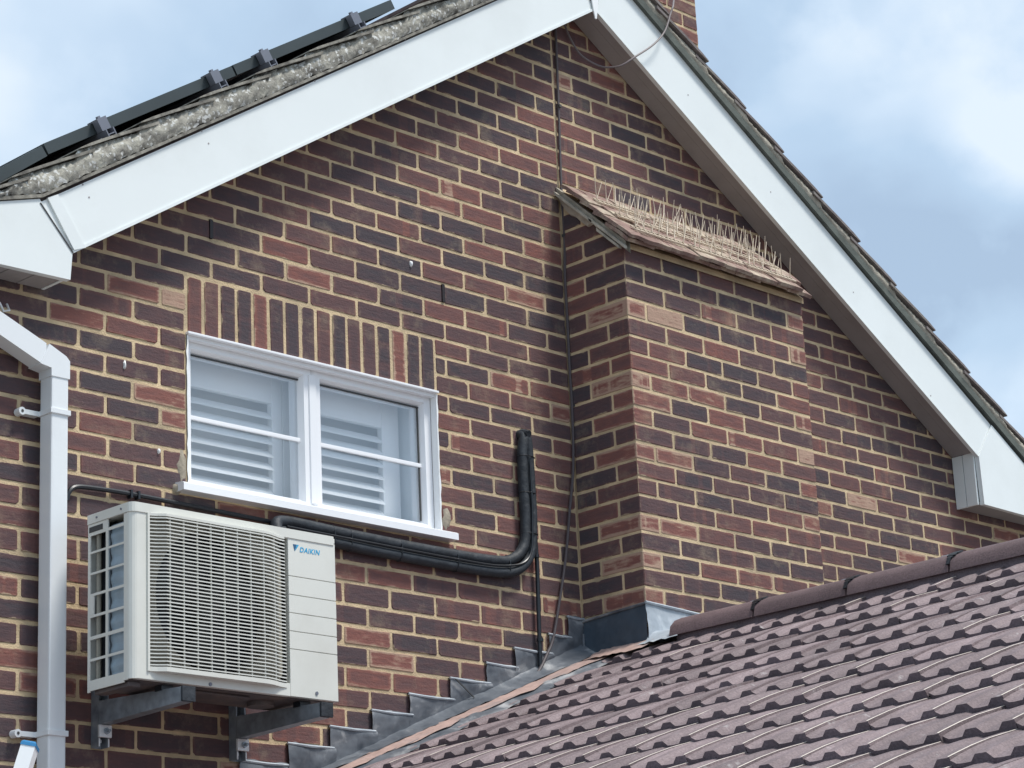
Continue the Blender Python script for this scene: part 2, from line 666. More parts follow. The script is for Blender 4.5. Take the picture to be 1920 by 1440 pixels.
M['rtile'] = tile_mat('plum_roof_tile', (0.212, 0.162, 0.165), (0.44, 0.41, 0.40), 0.85)
M['rtile_edge'] = tile_mat('dark_tile_edge', (0.150, 0.122, 0.138), (0.20, 0.19, 0.19), 0.5)
M['rtile_worn_highlight'] = plain('worn_arris_with_highlight', (0.66, 0.58, 0.50), 0.8, noise=0.15, nscale=30)  # cream wear plus the lit edge of the lip, both in the colour
M['ridge'] = tile_mat('plum_ridge_tile', (0.150, 0.102, 0.104), (0.17, 0.14, 0.14), 0.3)

gl, t, b = newmat('window_glass')
for nd in list(t.nodes):
    if nd.type != 'OUTPUT_MATERIAL':
        t.nodes.remove(nd)
o_ = [x for x in t.nodes if x.type == 'OUTPUT_MATERIAL'][0]
tr = t.nodes.new('ShaderNodeBsdfTransparent')
tr.inputs[0].default_value = (0.99, 0.995, 1.0, 1)
gs = t.nodes.new('ShaderNodeBsdfGlossy')
gs.inputs['Roughness'].default_value = 0.02
gs.inputs['Color'].default_value = (0.85, 0.93, 1, 1)
fr = t.nodes.new('ShaderNodeMapRange')
lw = t.nodes.new('ShaderNodeLayerWeight')
lw.inputs['Blend'].default_value = 0.5
pw = t.nodes.new('ShaderNodeMath')
pw.operation = 'POWER'
pw.inputs[1].default_value = 2.2
t.links.new(lw.outputs['Facing'], pw.inputs[0])
t.links.new(pw.outputs[0], fr.inputs[0])
fr.inputs[3].default_value = 0.07
fr.inputs[4].default_value = 0.80
pass
mx_ = t.nodes.new('ShaderNodeMixShader')
t.links.new(fr.outputs[0], mx_.inputs[0])
t.links.new(tr.outputs[0], mx_.inputs[1])
t.links.new(gs.outputs[0], mx_.inputs[2])
t.links.new(mx_.outputs[0], o_.inputs[0])
M['glass'] = gl

# ------------------------------------------------------------------ setting: ground
GZ = -5.45
mb = MB()
mb.add([(-300, -300, GZ), (300, -300, GZ), (300, 300, GZ), (-300, 300, GZ)], [(0, 1, 2, 3)])
g_ = mb.build('ground', M['ground'])
g_['kind'] = 'structure'
g_['label'] = 'grey paved ground far below the gable, out of frame'

# ------------------------------------------------------------------ gable geometry
def zlow(x):            # underside line of the bargeboards / soffit
    return min(0.683 + 0.640 * x, 0.840 - 0.6134 * x)


XC = (0.840 - 0.683) / (0.640 + 0.6134)
JZ = [0.0, -0.070, -0.142, -0.217, -0.291, -0.366, -0.437, -0.510, -0.584, -0.663, -0.739, -0.811, -0.881, -0.953, -1.028, -1.099, -1.171,
      -1.242, -1.313, -1.383, -1.456, -1.528, -1.600, -1.670, -1.743, -1.814, -1.894, -1.968, -2.040, -2.114, -2.192]
C = 0.0735


def jz(k):
    if k < 0:
        return -k * 0.0725
    if k < len(JZ):
        return JZ[k]
    return JZ[-1] - (k - len(JZ) + 1) * C


WX0, WX1 = -2.92, 3.17
OX0, OX1, OZ0, OZ1 = -1.912, -0.736, -1.578, -1.028       # window opening
BD, BW = 0.3325, 1.113                                    # chimney breast depth and width

# brick tones read off the photograph: pixel, tone (0 slate .. 0.4 brown .. 0.8 red .. 1 tan)
TONES_WALL = [(968,180,0),(1037,207,0),(1070,187,.05),(1000,160,.5),(1000,217,.65),(1073,247,.65),(1003,283,.6),(897,277,.6),(970,303,.6),(930,250,.1),
(860,357,.7),(903,410,.65),(827,383,.6),(1010,407,.6),(783,403,0),(743,360,.05),(827,447,.05),(703,447,0),(660,333,.1),(777,273,.6),(1140,277,.5),
(1207,300,.1),(1143,327,.1),(1073,313,.55),(1123,233,.3),(620,427,0),(787,469,.45),(749,494,0),(832,517,.5),(866,492,.05),(707,515,.05),(791,537,.05),
(622,483,.35),(666,460,.3),(580,519,.78),(666,540,.35),(753,562,.1),(837,587,.6),(899,602,.55),(630,565,.4),(716,585,.2),(797,612,.2),(874,631,.35),
(562,540,.25),(955,649,.4),(1027,676,.4),(923,676,.25),(998,699,.3),(888,703,.1),(959,720,.7),(1034,736,.65),(1050,713,.2),(925,742,.5),(1002,763,.5),
(892,767,.15),(965,784,.15),(1038,803,.2),(896,838,.6),(848,830,.1),(1025,605,0),(990,630,.15),(1053,776,.85),(850,897,.8),(898,904,.05),(959,916,.2),
(863,935,.5),(934,950,.1),(898,977,.15),(959,985,.6),(873,1002,.5),(936,1018,.35),(857,1068,.35),(934,1085,0),(900,1112,.45),(973,1122,.2),(1044,937,.5),
(1028,902,.5),(679,1040,.2),(765,1054,.45),(852,1069,.2),(656,1073,.75),(731,1085,.72),(821,1100,.2),(690,1117,.2),(773,1129,.15),(858,1146,.4),
(942,1158,.45),(660,1152,.15),(733,1160,.2),(823,1175,.1),(902,1187,.5),(690,1194,.8),(775,1206,.02),(860,1219,.2),(660,1227,.1),(737,1235,.85),
(823,1248,.15),(690,1271,.7),(779,1279,.6),(249,544,.75),(324,560,1.0),(168,525,.35),(305,519,.1),(203,492,.05),(322,483,.6),(370,500,.05),(162,594,.75),
(249,621,.6),(199,581,.4),(197,644,0),(324,637,.3),(307,677,.3),(401,477,.1),(485,490,.15),(443,442,.1),(447,523,.1),(299,444,.15),(298,744,.8),
(325,786,.8),(248,775,.05),(194,721,0),(248,696,.2),(196,798,.6),(160,759,.3),(250,859,.3),(163,830,.5),(319,865,.4),(198,880,.4),(290,896,.1),(37,807,.05),
(12,765,.5),(37,890,.05),(12,844,.55),(30,1237,.75),(47,1290,.75),(37,1053,.1),(13,1100,.7),(50,1187,.1),(247,1350,.1),(353,1357,.1),(187,1380,.15),
(297,1397,.15),(390,1403,.2),(523,1373,.55),(500,1420,.35),(233,1433,.4),(1532,777,.5),(1576,783,.15),(1632,802,.5),(1547,808,.35),(1605,825,.1),
(1661,841,.1),(1717,852,.4),(1580,843,.35),(1636,860,.4),(1690,875,.45),(1747,889,.15),(1555,866,.5),(1611,881,.1),(1667,897,.45),(1722,910,.15),
(1559,927,.05),(1584,900,.5),(1640,916,.4),(1697,931,.1),(1617,937,.95),(1674,954,.4),(1730,970,.1),(1549,952,.75),(1592,962,.15),(1651,977,.2),
(1707,987,.2),(1565,985,.2),(1624,995,.4),(1680,1012,.1),(1736,1025,.1),(1592,1018,.45),(1651,1031,.15),(1705,1043,.85)]
TONES_FRONT = [(1211,611,.35),(1198,649,.95),(1232,649,.5),(1213,676,.6),(1202,709,.95),(1232,713,.05),(1215,742,.7),(1207,782,.7),(1211,809,.2),
(1207,845,.8),(1194,586,1.0),(1490,607,.8),(1493,670,.82),(1483,690,.05),(1350,657,.65),(1500,727,.6),(1487,757,.65),(1507,793,.8),(1360,787,.7),
(1330,813,.65),(1463,847,.55),(1510,857,1.0),(1513,920,.75),(1317,683,.05),(1297,647,.5),(1357,717,.1),(1390,760,.1),(1370,850,.1),(1340,937,.05),
(1477,943,.1),(1313,553,.2),(1343,520,.5),(1443,583,.05),(1317,607,.05),(1380,627,.1),(1220,1000,.5),(1216,975,.8),(1213,1050,.85)]
TONES_SIDE = [(1103,647,0),(1142,597,.05),(1165,617,.35),(1144,653,.4),(1165,678,.7),(1150,720,.6),(1090,740,0),(1171,745,.8),(1113,763,.2),(1094,807,.05),
(1119,824,.05),(1173,820,.85),(1163,920,.05),(1103,941,.05),(1111,1068,.05),(1132,1097,.05)]


def rnd_tone():
    r = random.random()
    if r < 0.30:
        return random.uniform(0.0, 0.2)
    if r < 0.78:
        return random.uniform(0.2, 0.45)
    if r < 0.96:
        return random.uniform(0.45, 0.66)
    return random.uniform(0.7, 0.9)


def brick_geo(Lb, H, depth=0.05):
    """front face at y=0 facing -y, octagonal uneven outline with a softened arris"""
    hx, hz = Lb / 2, H / 2
    c = [random.uniform(0.002, 0.006) * (1 if random.random() > .12 else 2.4) for _ in range(4)]
    j = lambda s=0.0012: random.uniform(-s, s)
    o = [(-hx, -hz + c[0]), (-hx + c[0], -hz), (hx - c[1], -hz), (hx, -hz + c[1]), (hx, hz - c[2]), (hx - c[2], hz), (-hx + c[3], hz), (-hx, hz - c[3])]
    o = [(x + j(), z + j()) for x, z in o]
    b = 0.0035
    inn = [(x * (1 - b / hx), z * (1 - b / hz)) for x, z in o]
    v = [(x, 0.0048, z) for x, z in o] + [(x, j(.0004), z) for x, z in inn] + [(x, depth, z) for x, z in o]
    f = [tuple(range(8, 16))]
    for i in range(8):
        k = (i + 1) % 8
        f.append((i, k, 8 + k, 8 + i))
        f.append((16 + i, 16 + k, k, i))
    uvs = [((x / Lb) + .5, z / H + .5) for x, _, z in v]
    return v, f, uvs


def brick_me(Lb, H, name='brick'):
    v, f, uvs = brick_geo(Lb, H)
    me = mesh_from(name, v, f, M['brick'])
    uvl = me.uv_layers.new(name='UVMap')
    for p in me.polygons:
        for li in p.loop_indices:
            uvl.data[li].uv = uvs[me.loops[li].vertex_index]
    return me


BR_FULL = [brick_me(0.2145, 0.0625) for _ in range(9)]
BR_HALF = [brick_me(0.1025, 0.0625) for _ in range(6)]
BR_SOLD = [brick_me(0.2110, 0.0630) for _ in range(5)]


def orient(face):
    if face == 'front':
        return Matrix.Identity(4)
    if face == 'side':      # faces -x : local -y -> -x
        return Matrix.Rotation(math.radians(-90), 4, 'Z')
    if face == 'sold':
        return Matrix.Rotation(math.radians(90), 4, 'Y')


def place_bricks(parent, items, limit=300):
    """items: dicts c(world centre of face), L, H, face, tone, area"""
    items = sorted(items, key=lambda d: -d['area'])
    parts = items[:limit]
    rest = items[limit:]
    pw = world_loc(parent)
    for d in parts:
        if d['face'] == 'sold':
            me, bl, bh = random.choice(BR_SOLD), 0.2110, 0.0630
        elif d['L'] > 0.15:
            me, bl, bh = random.choice(BR_FULL), 0.2145, 0.0625
        else:
            me, bl, bh = random.choice(BR_HALF), 0.1025, 0.0625
        o = bpy.data.objects.new('brick', me)
        link(o, parent)
        fl = random.random() < .5
        S = Matrix.Diagonal((d['L'] / bl * (-1 if False else 1), 1, d['H'] / bh, 1))
        tilt = Matrix.Rotation(random.gauss(0, .0045), 4, 'Y')
        o.matrix_parent_inverse = Matrix.Identity(4)
        o.matrix_basis = Matrix.Translation(d['c'] - pw) @ tilt @ orient(d['face']) @ S
        o.color = (d['tone'], random.random(), random.random(), 1)
    if rest:
        vs, fs, uv, tn = [], [], [], []
        for d in rest:
            v, f, uvs = brick_geo(d['L'], d['H'])
            R = Matrix.Translation(d['c']) @ orient(d['face'])
            b0 = len(vs)
            vs += [R @ Vector(q) for q in v]
            fs += [tuple(b0 + i for i in q) for q in f]
            uv += uvs
            col = (d['tone'], random.random(), random.random(), 1)
            tn += [col] * len(v)
        me = mesh_from('brickwork', vs, fs, M['brick_stuff'])
        uvl = me.uv_layers.new(name='UVMap')
        at = me.color_attributes.new('tone', 'FLOAT_COLOR', 'POINT')
        for i, c_ in enumerate(tn):
            at.data[i].color = c_
        for p in me.polygons:
            for li in p.loop_indices:
                uvl.data[li].uv = uv[me.loops[li].vertex_index]
        o = obj('brickwork', me, parent)
        o['kind'] = 'stuff'


def seen(P):
    u, v = proj(P)
    return -40 < u < 1960 and -30 < v < 1470


# ------------------------------------------------------------------ wall bricks
wall = thing('gable_wall', 'dark brown and plum brick gable wall with tan mortar, window and lean-to chimney projection', 'wall', (XC, 0, GZ))
items = []
PHI = {}


def row_joints(k):
    """x positions of the vertical joints of course k (between joints k and k+1)"""
    par = 0.0 if k % 2 == 0 else 0.5
    xs = []
    i = -15
    while i < 5:
        X = (i + par)
        sh = 0.0
        if k >= 20:
            sh = 0.009
        xs.append(X * .225 + sh)
        i += 1
    xs = [x for x in xs if x < 0.004]
    xs_r = []
    i = 4
    off = 7.32 - 0.225 * 0 if False else 0
    base = 1.648 + (0 if k % 2 == 1 else 0.1125)
    x = base - 4 * .225
    while x < WX1 + .3:
        if x > BW + 0.03:
            xs_r.append(x)
        x += .225
    return xs, xs_r


KTOP = -13
KBOT = 74
for k in range(KTOP, KBOT):
    zt, zb = jz(k), jz(k + 1)
    zc, H = (zt + zb) / 2, (zt - zb) - 0.0084
    if zb < GZ:
        break
    xs, xr = row_joints(k)
    spans = []
    xs = [x for x in xs if x > WX0]
    if xs[-1] < -0.03:
        xs = xs + [0.0]
    xs = [WX0] + xs
    for a, b_ in zip(xs[:-1], xs[1:]):
        spans.append((a, b_))
    if zt > -0.02:       # above the breast: runs through
        # continue lattice across
        x = 0.0
        par = 0.0 if k % 2 == 0 else 0.1125
        seq = [0.0] + [par + .225 * i for i in range(1 if par == 0 else 0, 16)]
        seq = sorted(set(round(q, 4) for q in seq))
        seq = [q for q in seq if q < WX1]
        spans += list(zip(seq[:-1], seq[1:])) + [(seq[-1], WX1)]
    else:
        seq = [BW] + [x for x in xr if x < WX1 - .02] + [WX1]
        spans += list(zip(seq[:-1], seq[1:]))
    for a, b_ in spans:
        # jitter of the perpends is shared: derive from position
        ja = random.Random(int(a * 1000) * 31 + k).uniform(-.004, .004)
        jb = random.Random(int(b_ * 1000) * 31 + k).uniform(-.004, .004)
        a2, b2 = a + (ja if WX0 < a < -.01 or a > BW + .01 else 0), b_ + (jb if b_ < -.01 or BW + .01 < b_ < WX1 else 0)
        segs = [(a2, b2)]
        # window and soldier course
        if zc < JZ[11] and zc > OZ0 - .0:
            ns = []
            for s0, s1 in segs:
                if s0 < OX0 - .01 and s1 > OX0:
                    ns.append((s0, OX0))
                elif s1 > OX1 + .01 and s0 < OX1:
                    ns.append((OX1, s1))
                elif s1 <= OX0 + .01 or s0 >= OX1 - .01:
                    ns.append((s0, s1))
            segs = ns
        for s0, s1 in segs:
            Lb = s1 - s0 - 0.0084
            if Lb < 0.022:
                continue
            xc = (s0 + s1) / 2
            top_lim = max(zlow(s0), zlow(s1)) + 0.09
            if zt > top_lim:
                continue
            c = Vector((xc, random.gauss(0, .0005), zc + random.gauss(0, .0007)))
            u, v = proj(c)
            dist = (c - CAM).length
            area = Lb * H / dist ** 2
            vis = seen(c) and zt < zlow(xc) + .05
            # hidden behind the lean-to roof or the chimney breast
            if -.05 < xc and zc < -1.75 and xc < BW + .02:
                vis = False
            if xc < 0.15 and zc < -1.95 + .43 * xc - .03:
                vis = False
            if xc > BW and v > 1195 - (u - 1255) * .245 + 5:
                vis = False
            if BW < xc < BW + .33 and zc < -.15:
                vis = False
            if not vis:
                area *= .001
            items.append(dict(c=c, L=Lb, H=H * random.uniform(.975, 1.01), face='front', tone=rnd_tone(), area=area, uv=(u, v), vis=vis))
# soldier course over the window
n_s = 16
pit = (OX1 - OX0) / n_s
sold_t = [.55, .45, .1, .08, .72, .12, .05, .15, .42, .03, .3, .3, .05, .78, .05, .03]
zc = (JZ[11] - .006 + OZ1) / 2
for i in range(n_s):
    c = Vector((OX0 + pit * (i + .5), random.gauss(0, .001), zc))
    items.append(dict(c=c, L=JZ[11] - OZ1 - .010, H=pit - .0095, face='sold', tone=sold_t[i], area=1, uv=proj(c), vis=True))


def apply_tones(items, tones):
    for u, v, tn in tones:
        best = min(items, key=lambda d: (d['uv'][0] - u) ** 2 + (2.2 * (d['uv'][1] - v)) ** 2)
        if abs(best['uv'][0] - u) < 60 and abs(best['uv'][1] - v) < 26:
            best['tone'] = tn


apply_tones([d for d in items if d['vis'] and d['face'] == 'front'], TONES_WALL)
place_bricks(wall, items, 300)

# mortar bed (solid wall core) with the window opening left open
mb = MB()
YM, YB = 0.0026, 0.255


def gable_poly(x0, x1, z0):
    pts = [(x0, z0), (x1, z0), (x1, zlow(x1) + .17)]
    if x0 < XC < x1:
        pts.append((XC, zlow(XC) + .17))
    pts.append((x0, zlow(x0) + .17))
    return pts


mb.prism(gable_poly(WX0, OX0, GZ), 'y', YM, YB)
mb.prism(gable_poly(OX1, WX1, GZ), 'y', YM, YB)
mb.prism([(OX0, GZ), (OX1, GZ), (OX1, OZ0), (OX0, OZ0)], 'y', YM, YB)
mb.prism([(OX0, OZ1), (OX1, OZ1), (OX1, zlow(OX1) + .17), (OX0, zlow(OX0) + .17)], 'y', YM, YB)
mb.build('mortar_bed', M['mortar'], wall, fix=True)

# weep vents, cement patches and drips on the wall
for vx, vz in ((-1.803, -.623), (-.682, -.622)):
    mb = MB()
    mb.box(vx - .006, vx + .006, -.005, .02, vz - .036, vz + .036, bev=.001)
    mb.box(vx + .006, vx + .011, -.002, .02, vz - .032, vz + .034)
    mb.build('weep_vent', M['vent'], wall)


def blob(name, cx, cz, rx, rz, mat, parent, y=-.002, th=.008, seed=1):
    r = random.Random(seed)
    n = 14
    ring = []
    for i in range(n):
        a = 2 * math.pi * i / n
        q = 1 + r.uniform(-.28, .28)
        ring.append((cx + rx * q * math.cos(a), cz + rz * q * math.sin(a)))
    vs = [(x, y + .004, z) for x, z in ring] + [(cx + (x - cx) * .72, y - th * .7, cz + (z - cz) * .72) for x, z in ring] + [(cx, y - th, cz)]
    fs = []
    for i in range(n):
        k = (i + 1) % n
        fs += [(i, k, n + k, n + i), (n + i, n + k, 2 * n)]
    me = mesh_from(name, vs, fs, mat, smooth=True)
    return obj(name, me, parent)


blob('cement_patch', -1.935, -1.505, .024, .060, M['patch'], wall, y=.001, th=.004, seed=3)
blob('cement_patch', -1.955, -1.59, .018, .024, M['patch'], wall, y=.0, th=.02, seed=4)
blob('cement_patch', -.708, -1.515, .026, .045, M['patch'], wall, y=.001, th=.005, seed=5)
blob('white_drip', -.845, -.539, .006, .014, M['drip'], wall, seed=6)
blob('white_drip', -2.034, -1.472, .005, .010, M['drip'], wall, seed=8)
blob('white_drip', -2.175, -1.196, .004, .017, M['drip'], wall, seed=9)

# ------------------------------------------------------------------ chimney breast
breast = thing('chimney_projection', 'brick chimney projection with sloping tiled cap under bird spikes', 'chimney breast', (BW / 2, -BD, GZ))
TSL = 0.335 / BD            # slope of the cap
items = []
for k in range(0, KBOT):
    zt, zb = jz(k), jz(k + 1)
    zc, H = (zt + zb) / 2, (zt - zb) - 0.0084
    if zb < GZ:
        break
    # front face
    if zt < -0.315:
        if k % 2 == 1:
            seq = [0.0] + [.2235 * i for i in range(1, 5)] + [BW]
        else:
            seq = [0.0, .110] + [.110 + .2235 * i for i in range(1, 5)] + [BW]
        for i, (a, b_) in enumerate(zip(seq[:-1], seq[1:])):
            if i == 0:
                continue
            a2 = a
            b2 = b_ + (.0052 if b_ == BW else 0)
            c = Vector(((a2 + b2) / 2, -BD + random.gauss(0, .0005), zc))
            vis = seen(c) and zc > -1.86 - .0
            items.append(dict(c=c, L=b2 - a2 - .0084, H=H, face='front', tone=rnd_tone(), area=(b2 - a2) * (1 if vis else .001), uv=proj(c)))
    # left side face (looks to -x); y from -BD to 0
    seq = [-BD, -.2225, 0] if k % 2 == 1 else [-BD, -.1125, 0]
    for i, (a, b_) in enumerate(zip(seq[:-1], seq[1:])):
        a2 = a
        if i == 0 and zt < -.315:
            continue
        lim = -.01 + TSL * a       # cap slope at outer end
        if zt > lim + .05 and zt > -.01 + TSL * (a + b_) / 2 + .02:
            continue
        c = Vector((random.gauss(0, .0005), (a2 + b_) / 2, zc))
        vis = seen(c) and zc > -1.86
        items.append(dict(c=c, L=b_ - a2 - .0084, H=H, face='side', tone=min(.75, rnd_tone()), area=(b_ - a) * (1 if vis else .001), uv=proj(c)))
apply_tones([d for d in items if d['face'] == 'front'], TONES_FRONT)
apply_tones([d for d in items if d['face'] == 'side'], TONES_SIDE)
place_bricks(breast, items, 290)
# corner bricks showing both a face and an end
def quoin_me(lf, ls):
    bm = bmesh.new()
    bmesh.ops.create_cube(bm, size=1)
    H_ = .0625
    for v_ in bm.verts:
        v_.co = Vector(((v_.co.x + .5) * lf, (v_.co.y + .5) * ls, v_.co.z * H_))
    bmesh.ops.bevel(bm, geom=bm.edges[:], offset=.0035, segments=1, affect='EDGES')
    for v_ in bm.verts:
        v_.co += Vector([random.uniform(-.0008, .0008) for _ in range(3)])
    uvl_ = bm.loops.layers.uv.new('UVMap')
    bm.normal_update()
    for f_ in bm.faces:
        sx_ = abs(f_.normal.x) > abs(f_.normal.y)
        for l_ in f_.loops:
            c_ = l_.vert.co
            l_[uvl_].uv = ((c_.y / ls) if sx_ else (c_.x / lf), c_.z / H_ + .5)
    me_ = bpy.data.meshes.new('brick')
    bm.to_mesh(me_)
    bm.free()
    me_.materials.append(M['brick'])
    return me_


QA = [quoin_me(.2185, .1055) for _ in range(3)]
QB = [quoin_me(.1050, .2170) for _ in range(3)]
QT = [(1198,649,.5),(1215,676,.62),(1198,709,.88),(1215,742,.75),(1200,782,.72),(1203,845,.8),(1195,620,.35),(1202,809,.3),(1194,586,.9),(1200,915,.45),(1205,950,.25),(1208,975,.85),
      (1210,1015,.2),(1213,1050,.9),(1215,1085,.3),(1218,1120,.8),(1203,880,.5)]
for k in range(4, KBOT):
    zt, zb = jz(k), jz(k + 1)
    if zb < GZ:
        break
    if zt > -.315:
        continue
    odd = k % 2 == 1
    o = bpy.data.objects.new('brick', random.choice(QA if odd else QB))
    link(o, breast)
    zc = (zt + zb) / 2
    P = Vector((0, -BD, zc))
    o.matrix_basis = Matrix.Translation(P - world_loc(breast)) @ Matrix.Diagonal((1, 1, (zt - zb - .0084) / .0625, 1))
    u_, v_ = proj(P + Vector((.05, 0, 0)))
    tn = rnd_tone()
    for (qu, qv, qt) in QT:
        if abs(v_ - qv) < 17:
            tn = qt
    o.color = (tn, random.random(), random.random(), 1)

mb = MB()
sl = [(-BD + .0026, GZ), (-.0005, GZ), (-.0005, -.02), (-BD + .0026, -.345)]
mb.prism(sl, 'x', .0026, BW - .0026)
mb.build('mortar_bed', M['mortar'], breast)

# cap: raking mortar bed, plain tiles in courses
ang = math.atan2(0.335, 0.365)
capn = 7
tw = .1655
gauge = .098
TL = 0.265
# local frame: origin at front eave; up-slope along +y,+z
EO = Vector((-.035, -.385, -.378))
ups = Vector((0, math.cos(ang), math.sin(ang)))
nrm = Vector((0, -math.sin(ang), math.cos(ang)))
mb = MB()
mb.prism([(-BD - .008, -.356), (-.0015, -.030), (-.0015, -.052), (-BD - .008, -.380)], 'x', -.004, BW + .004)
mb.build('cap_bed', M['mortar'], breast)
# ragged mortar fillet on the left verge
v = []
nseg = 12
for i in range(nseg + 1):
    q = i / nseg
    y = -BD - .03 + (BD + .028) * q
    zt = -.362 + .338 * q
    dn = random.uniform(.030, .050) + (.03 if .5 < q < .95 else 0)
    v += [(-.022, y, zt), (-.012, y, zt - dn), (.004, y, zt - dn - .006), (.004, y, zt)]
f = []
for i in range(nseg):
    for j in range(4):
        f.append((4 * i + j, 4 * i + (j + 1) % 4, 4 * i + 4 + (j + 1) % 4, 4 * i + 4 + j))
obj('mortar_fillet', mesh_from('mortar_fillet', v, f, M['verge_grey'], False), breast)


def plain_tile_me(wd, ln, th, seed, mat):
    r = random.Random(seed)
    nx, ny = 4, 3
    bm = bmesh.new()
    top, bot = [], []
    for j in range(ny + 1):
        for i in range(nx + 1):
            x = wd * i / nx
            s = ln * j / ny
            cam_ = .004 * math.sin(math.pi * j / ny) + .002 * math.sin(math.pi * i / nx)
            if j == 0:
                s += r.uniform(-.003, .003)
            z = cam_ + r.uniform(-.0008, .0008)
            top.append(bm.verts.new((x, s, z + th)))
            bot.append(bm.verts.new((x, s, z)))
    W = nx + 1
    for j in range(ny):
        for i in range(nx):
            a = j * W + i
            bm.faces.new((top[a], top[a + 1], top[a + W + 1], top[a + W]))
            bm.faces.new((bot[a], bot[a + W], bot[a + W + 1], bot[a + 1]))
    for i in range(nx):
        bm.faces.new((bot[i], bot[i + 1], top[i + 1], top[i]))
        a = ny * W + i
        bm.faces.new((top[a], top[a + 1], bot[a + 1], bot[a]))
    for j in range(ny):
        a = j * W
        bm.faces.new((top[a], top[a + W], bot[a + W], bot[a]))
        a = j * W + nx
        bm.faces.new((bot[a], bot[a + W], top[a + W], top[a]))
    me = bpy.data.meshes.new('cap_tile')
    bm.to_mesh(me)
    bm.free()
    me.materials.append(mat)
    return me


PT = [plain_tile_me(tw - .004, .150, .015, s, M['tile_clay']) for s in range(4)]
PTH = [plain_tile_me(tw / 2 - .003, .150, .013, 9 + s, M['tile_clay']) for s in range(2)]
Rt = Matrix(((1, 0, 0), (0, ups.y, nrm.y), (0, ups.z, nrm.z))).to_4x4()
bw_ = world_loc(breast)
for cidx in range(-1, 5):
    s0 = max(0, cidx) * gauge + (0.012 if cidx == -1 else 0)
    lift = 0.016 if cidx >= 0 else 0.0
    x = EO.x
    half = (cidx % 2 == 0)
    tiles = ([tw / 2] if half else []) + [tw] * 7
    tot = 0
    for wd in tiles:
        if x - EO.x > BW - .01 - wd * .4:
            break
        me = random.choice(PTH if wd < tw * .9 else PT)
        P = EO + Vector((x - EO.x, 0, 0)) + ups * s0 + nrm * (lift + random.uniform(0, .008))
        o = bpy.data.objects.new('cap_tile', me)
        link(o, breast)
        ln = .150
        tilt = Matrix.Rotation(random.gauss(-.045 if cidx >= 0 else 0, .012), 4, 'X') @ Matrix.Rotation(random.gauss(0, .008), 4, 'Z')
        sc_ = Matrix.Diagonal((1, .62 if cidx == 4 else 1, 1, 1))
        o.matrix_basis = Matrix.Translation(P - bw_) @ Rt @ tilt @ sc_
        x += wd

for q0, q1, dn in ((.02, .50, .020), (.46, .98, .022), (.10, .40, .040)):
    y0_, y1_ = -BD - .045 + (BD + .045) * q0, -BD - .045 + (BD + .045) * q1
    zf = lambda y: -.372 + .338 * (y + BD + .03) / (BD + .028)
    b_ = MB()
    b_.prism([(y0_, zf(y0_) - dn), (y1_, zf(y1_) - dn), (y1_, zf(y1_) - dn + .013), (y0_, zf(y0_) - dn + .012)], 'x', -.040, -.0225)
    b_.build('creasing_tile', M['verge_grey'], breast)

# ------------------------------------------------------------------ bird spikes
def spike_me():
    b_ = MB()
    r = .0017
    for dx, dy, ln in ((-.022, -.010, .100), (.022, .010, .100)):
        b_.tube([(0, 0, .004), (dx * .5, dy * .5, .045), (dx * 1.1, dy * 1.1, ln)], [r * 1.3, r, r * .7], seg=5)
    return mesh_from('spike', b_.v, b_.f, M['spike'])


SPK = spike_me()
SL = .315
rows = [(0.075, 'front row'), (0.205, 'middle row'), (0.335, 'back row')]
gi = 0
order = ['leftmost', 'middle', 'rightmost']
for ri, (s_, rn) in enumerate(rows):
    for i in range(3):
        x0 = .03 + i * (SL + .030) + (.02 if ri % 2 else 0)
        P = EO + Vector((x0 - EO.x, 0, 0)) + ups * s_ + nrm * .042
        t_ = thing('bird_spike_strip', 'cream bird spike strip on the tiled cap, %s in the %s' % (order[i], rn), 'bird spikes', tuple(P),
                   'bird spike strips on the chimney cap')
        b_ = MB()
        # ladder base: two rails and rungs
        for yy in (-.016, .016):
            b_.box(0, SL, yy - .0035, yy + .0035, 0, .006)
        for q in range(13):
            xx = .004 + q * (SL - .008) / 12
            b_.box(xx - .003, xx + .003, -.0125, .0125, 0.001, .005)
        me = mesh_from('base', b_.v, b_.f, M['spike'])
        o = bpy.data.objects.new('base', me)
        link(o, t_)
        skew = Matrix.Rotation(random.gauss(0, .02), 4, 'Z')
        o.matrix_basis = (Rt @ skew)
        for q in range(7):
            xx = .018 + q * (SL - .03) / 6.2
            so = bpy.data.objects.new('spike', SPK)
            link(so, t_)
            pos = Rt @ skew @ Vector((xx, random.uniform(-.014, .014), .004))
            so.matrix_basis = Matrix.Translation(pos) @ Matrix.Rotation(random.gauss(-.05, .08), 4, 'X') @ Matrix.Rotation(random.gauss(0.16, .07), 4, 'Y') @ Matrix.Rotation(random.uniform(-.5, .5), 4, 'Z') @ Matrix.Scale(random.uniform(.85, 1.08), 4)

# ------------------------------------------------------------------ window
win = thing('window', 'white double casement window with shutters below a soldier course of bricks', 'window', ((OX0 + OX1) / 2, 0, OZ0))
YF = 0.030
fx0, fx1, fz0, fz1 = OX0 + .001, OX1 - .001, OZ0, OZ1 - .002


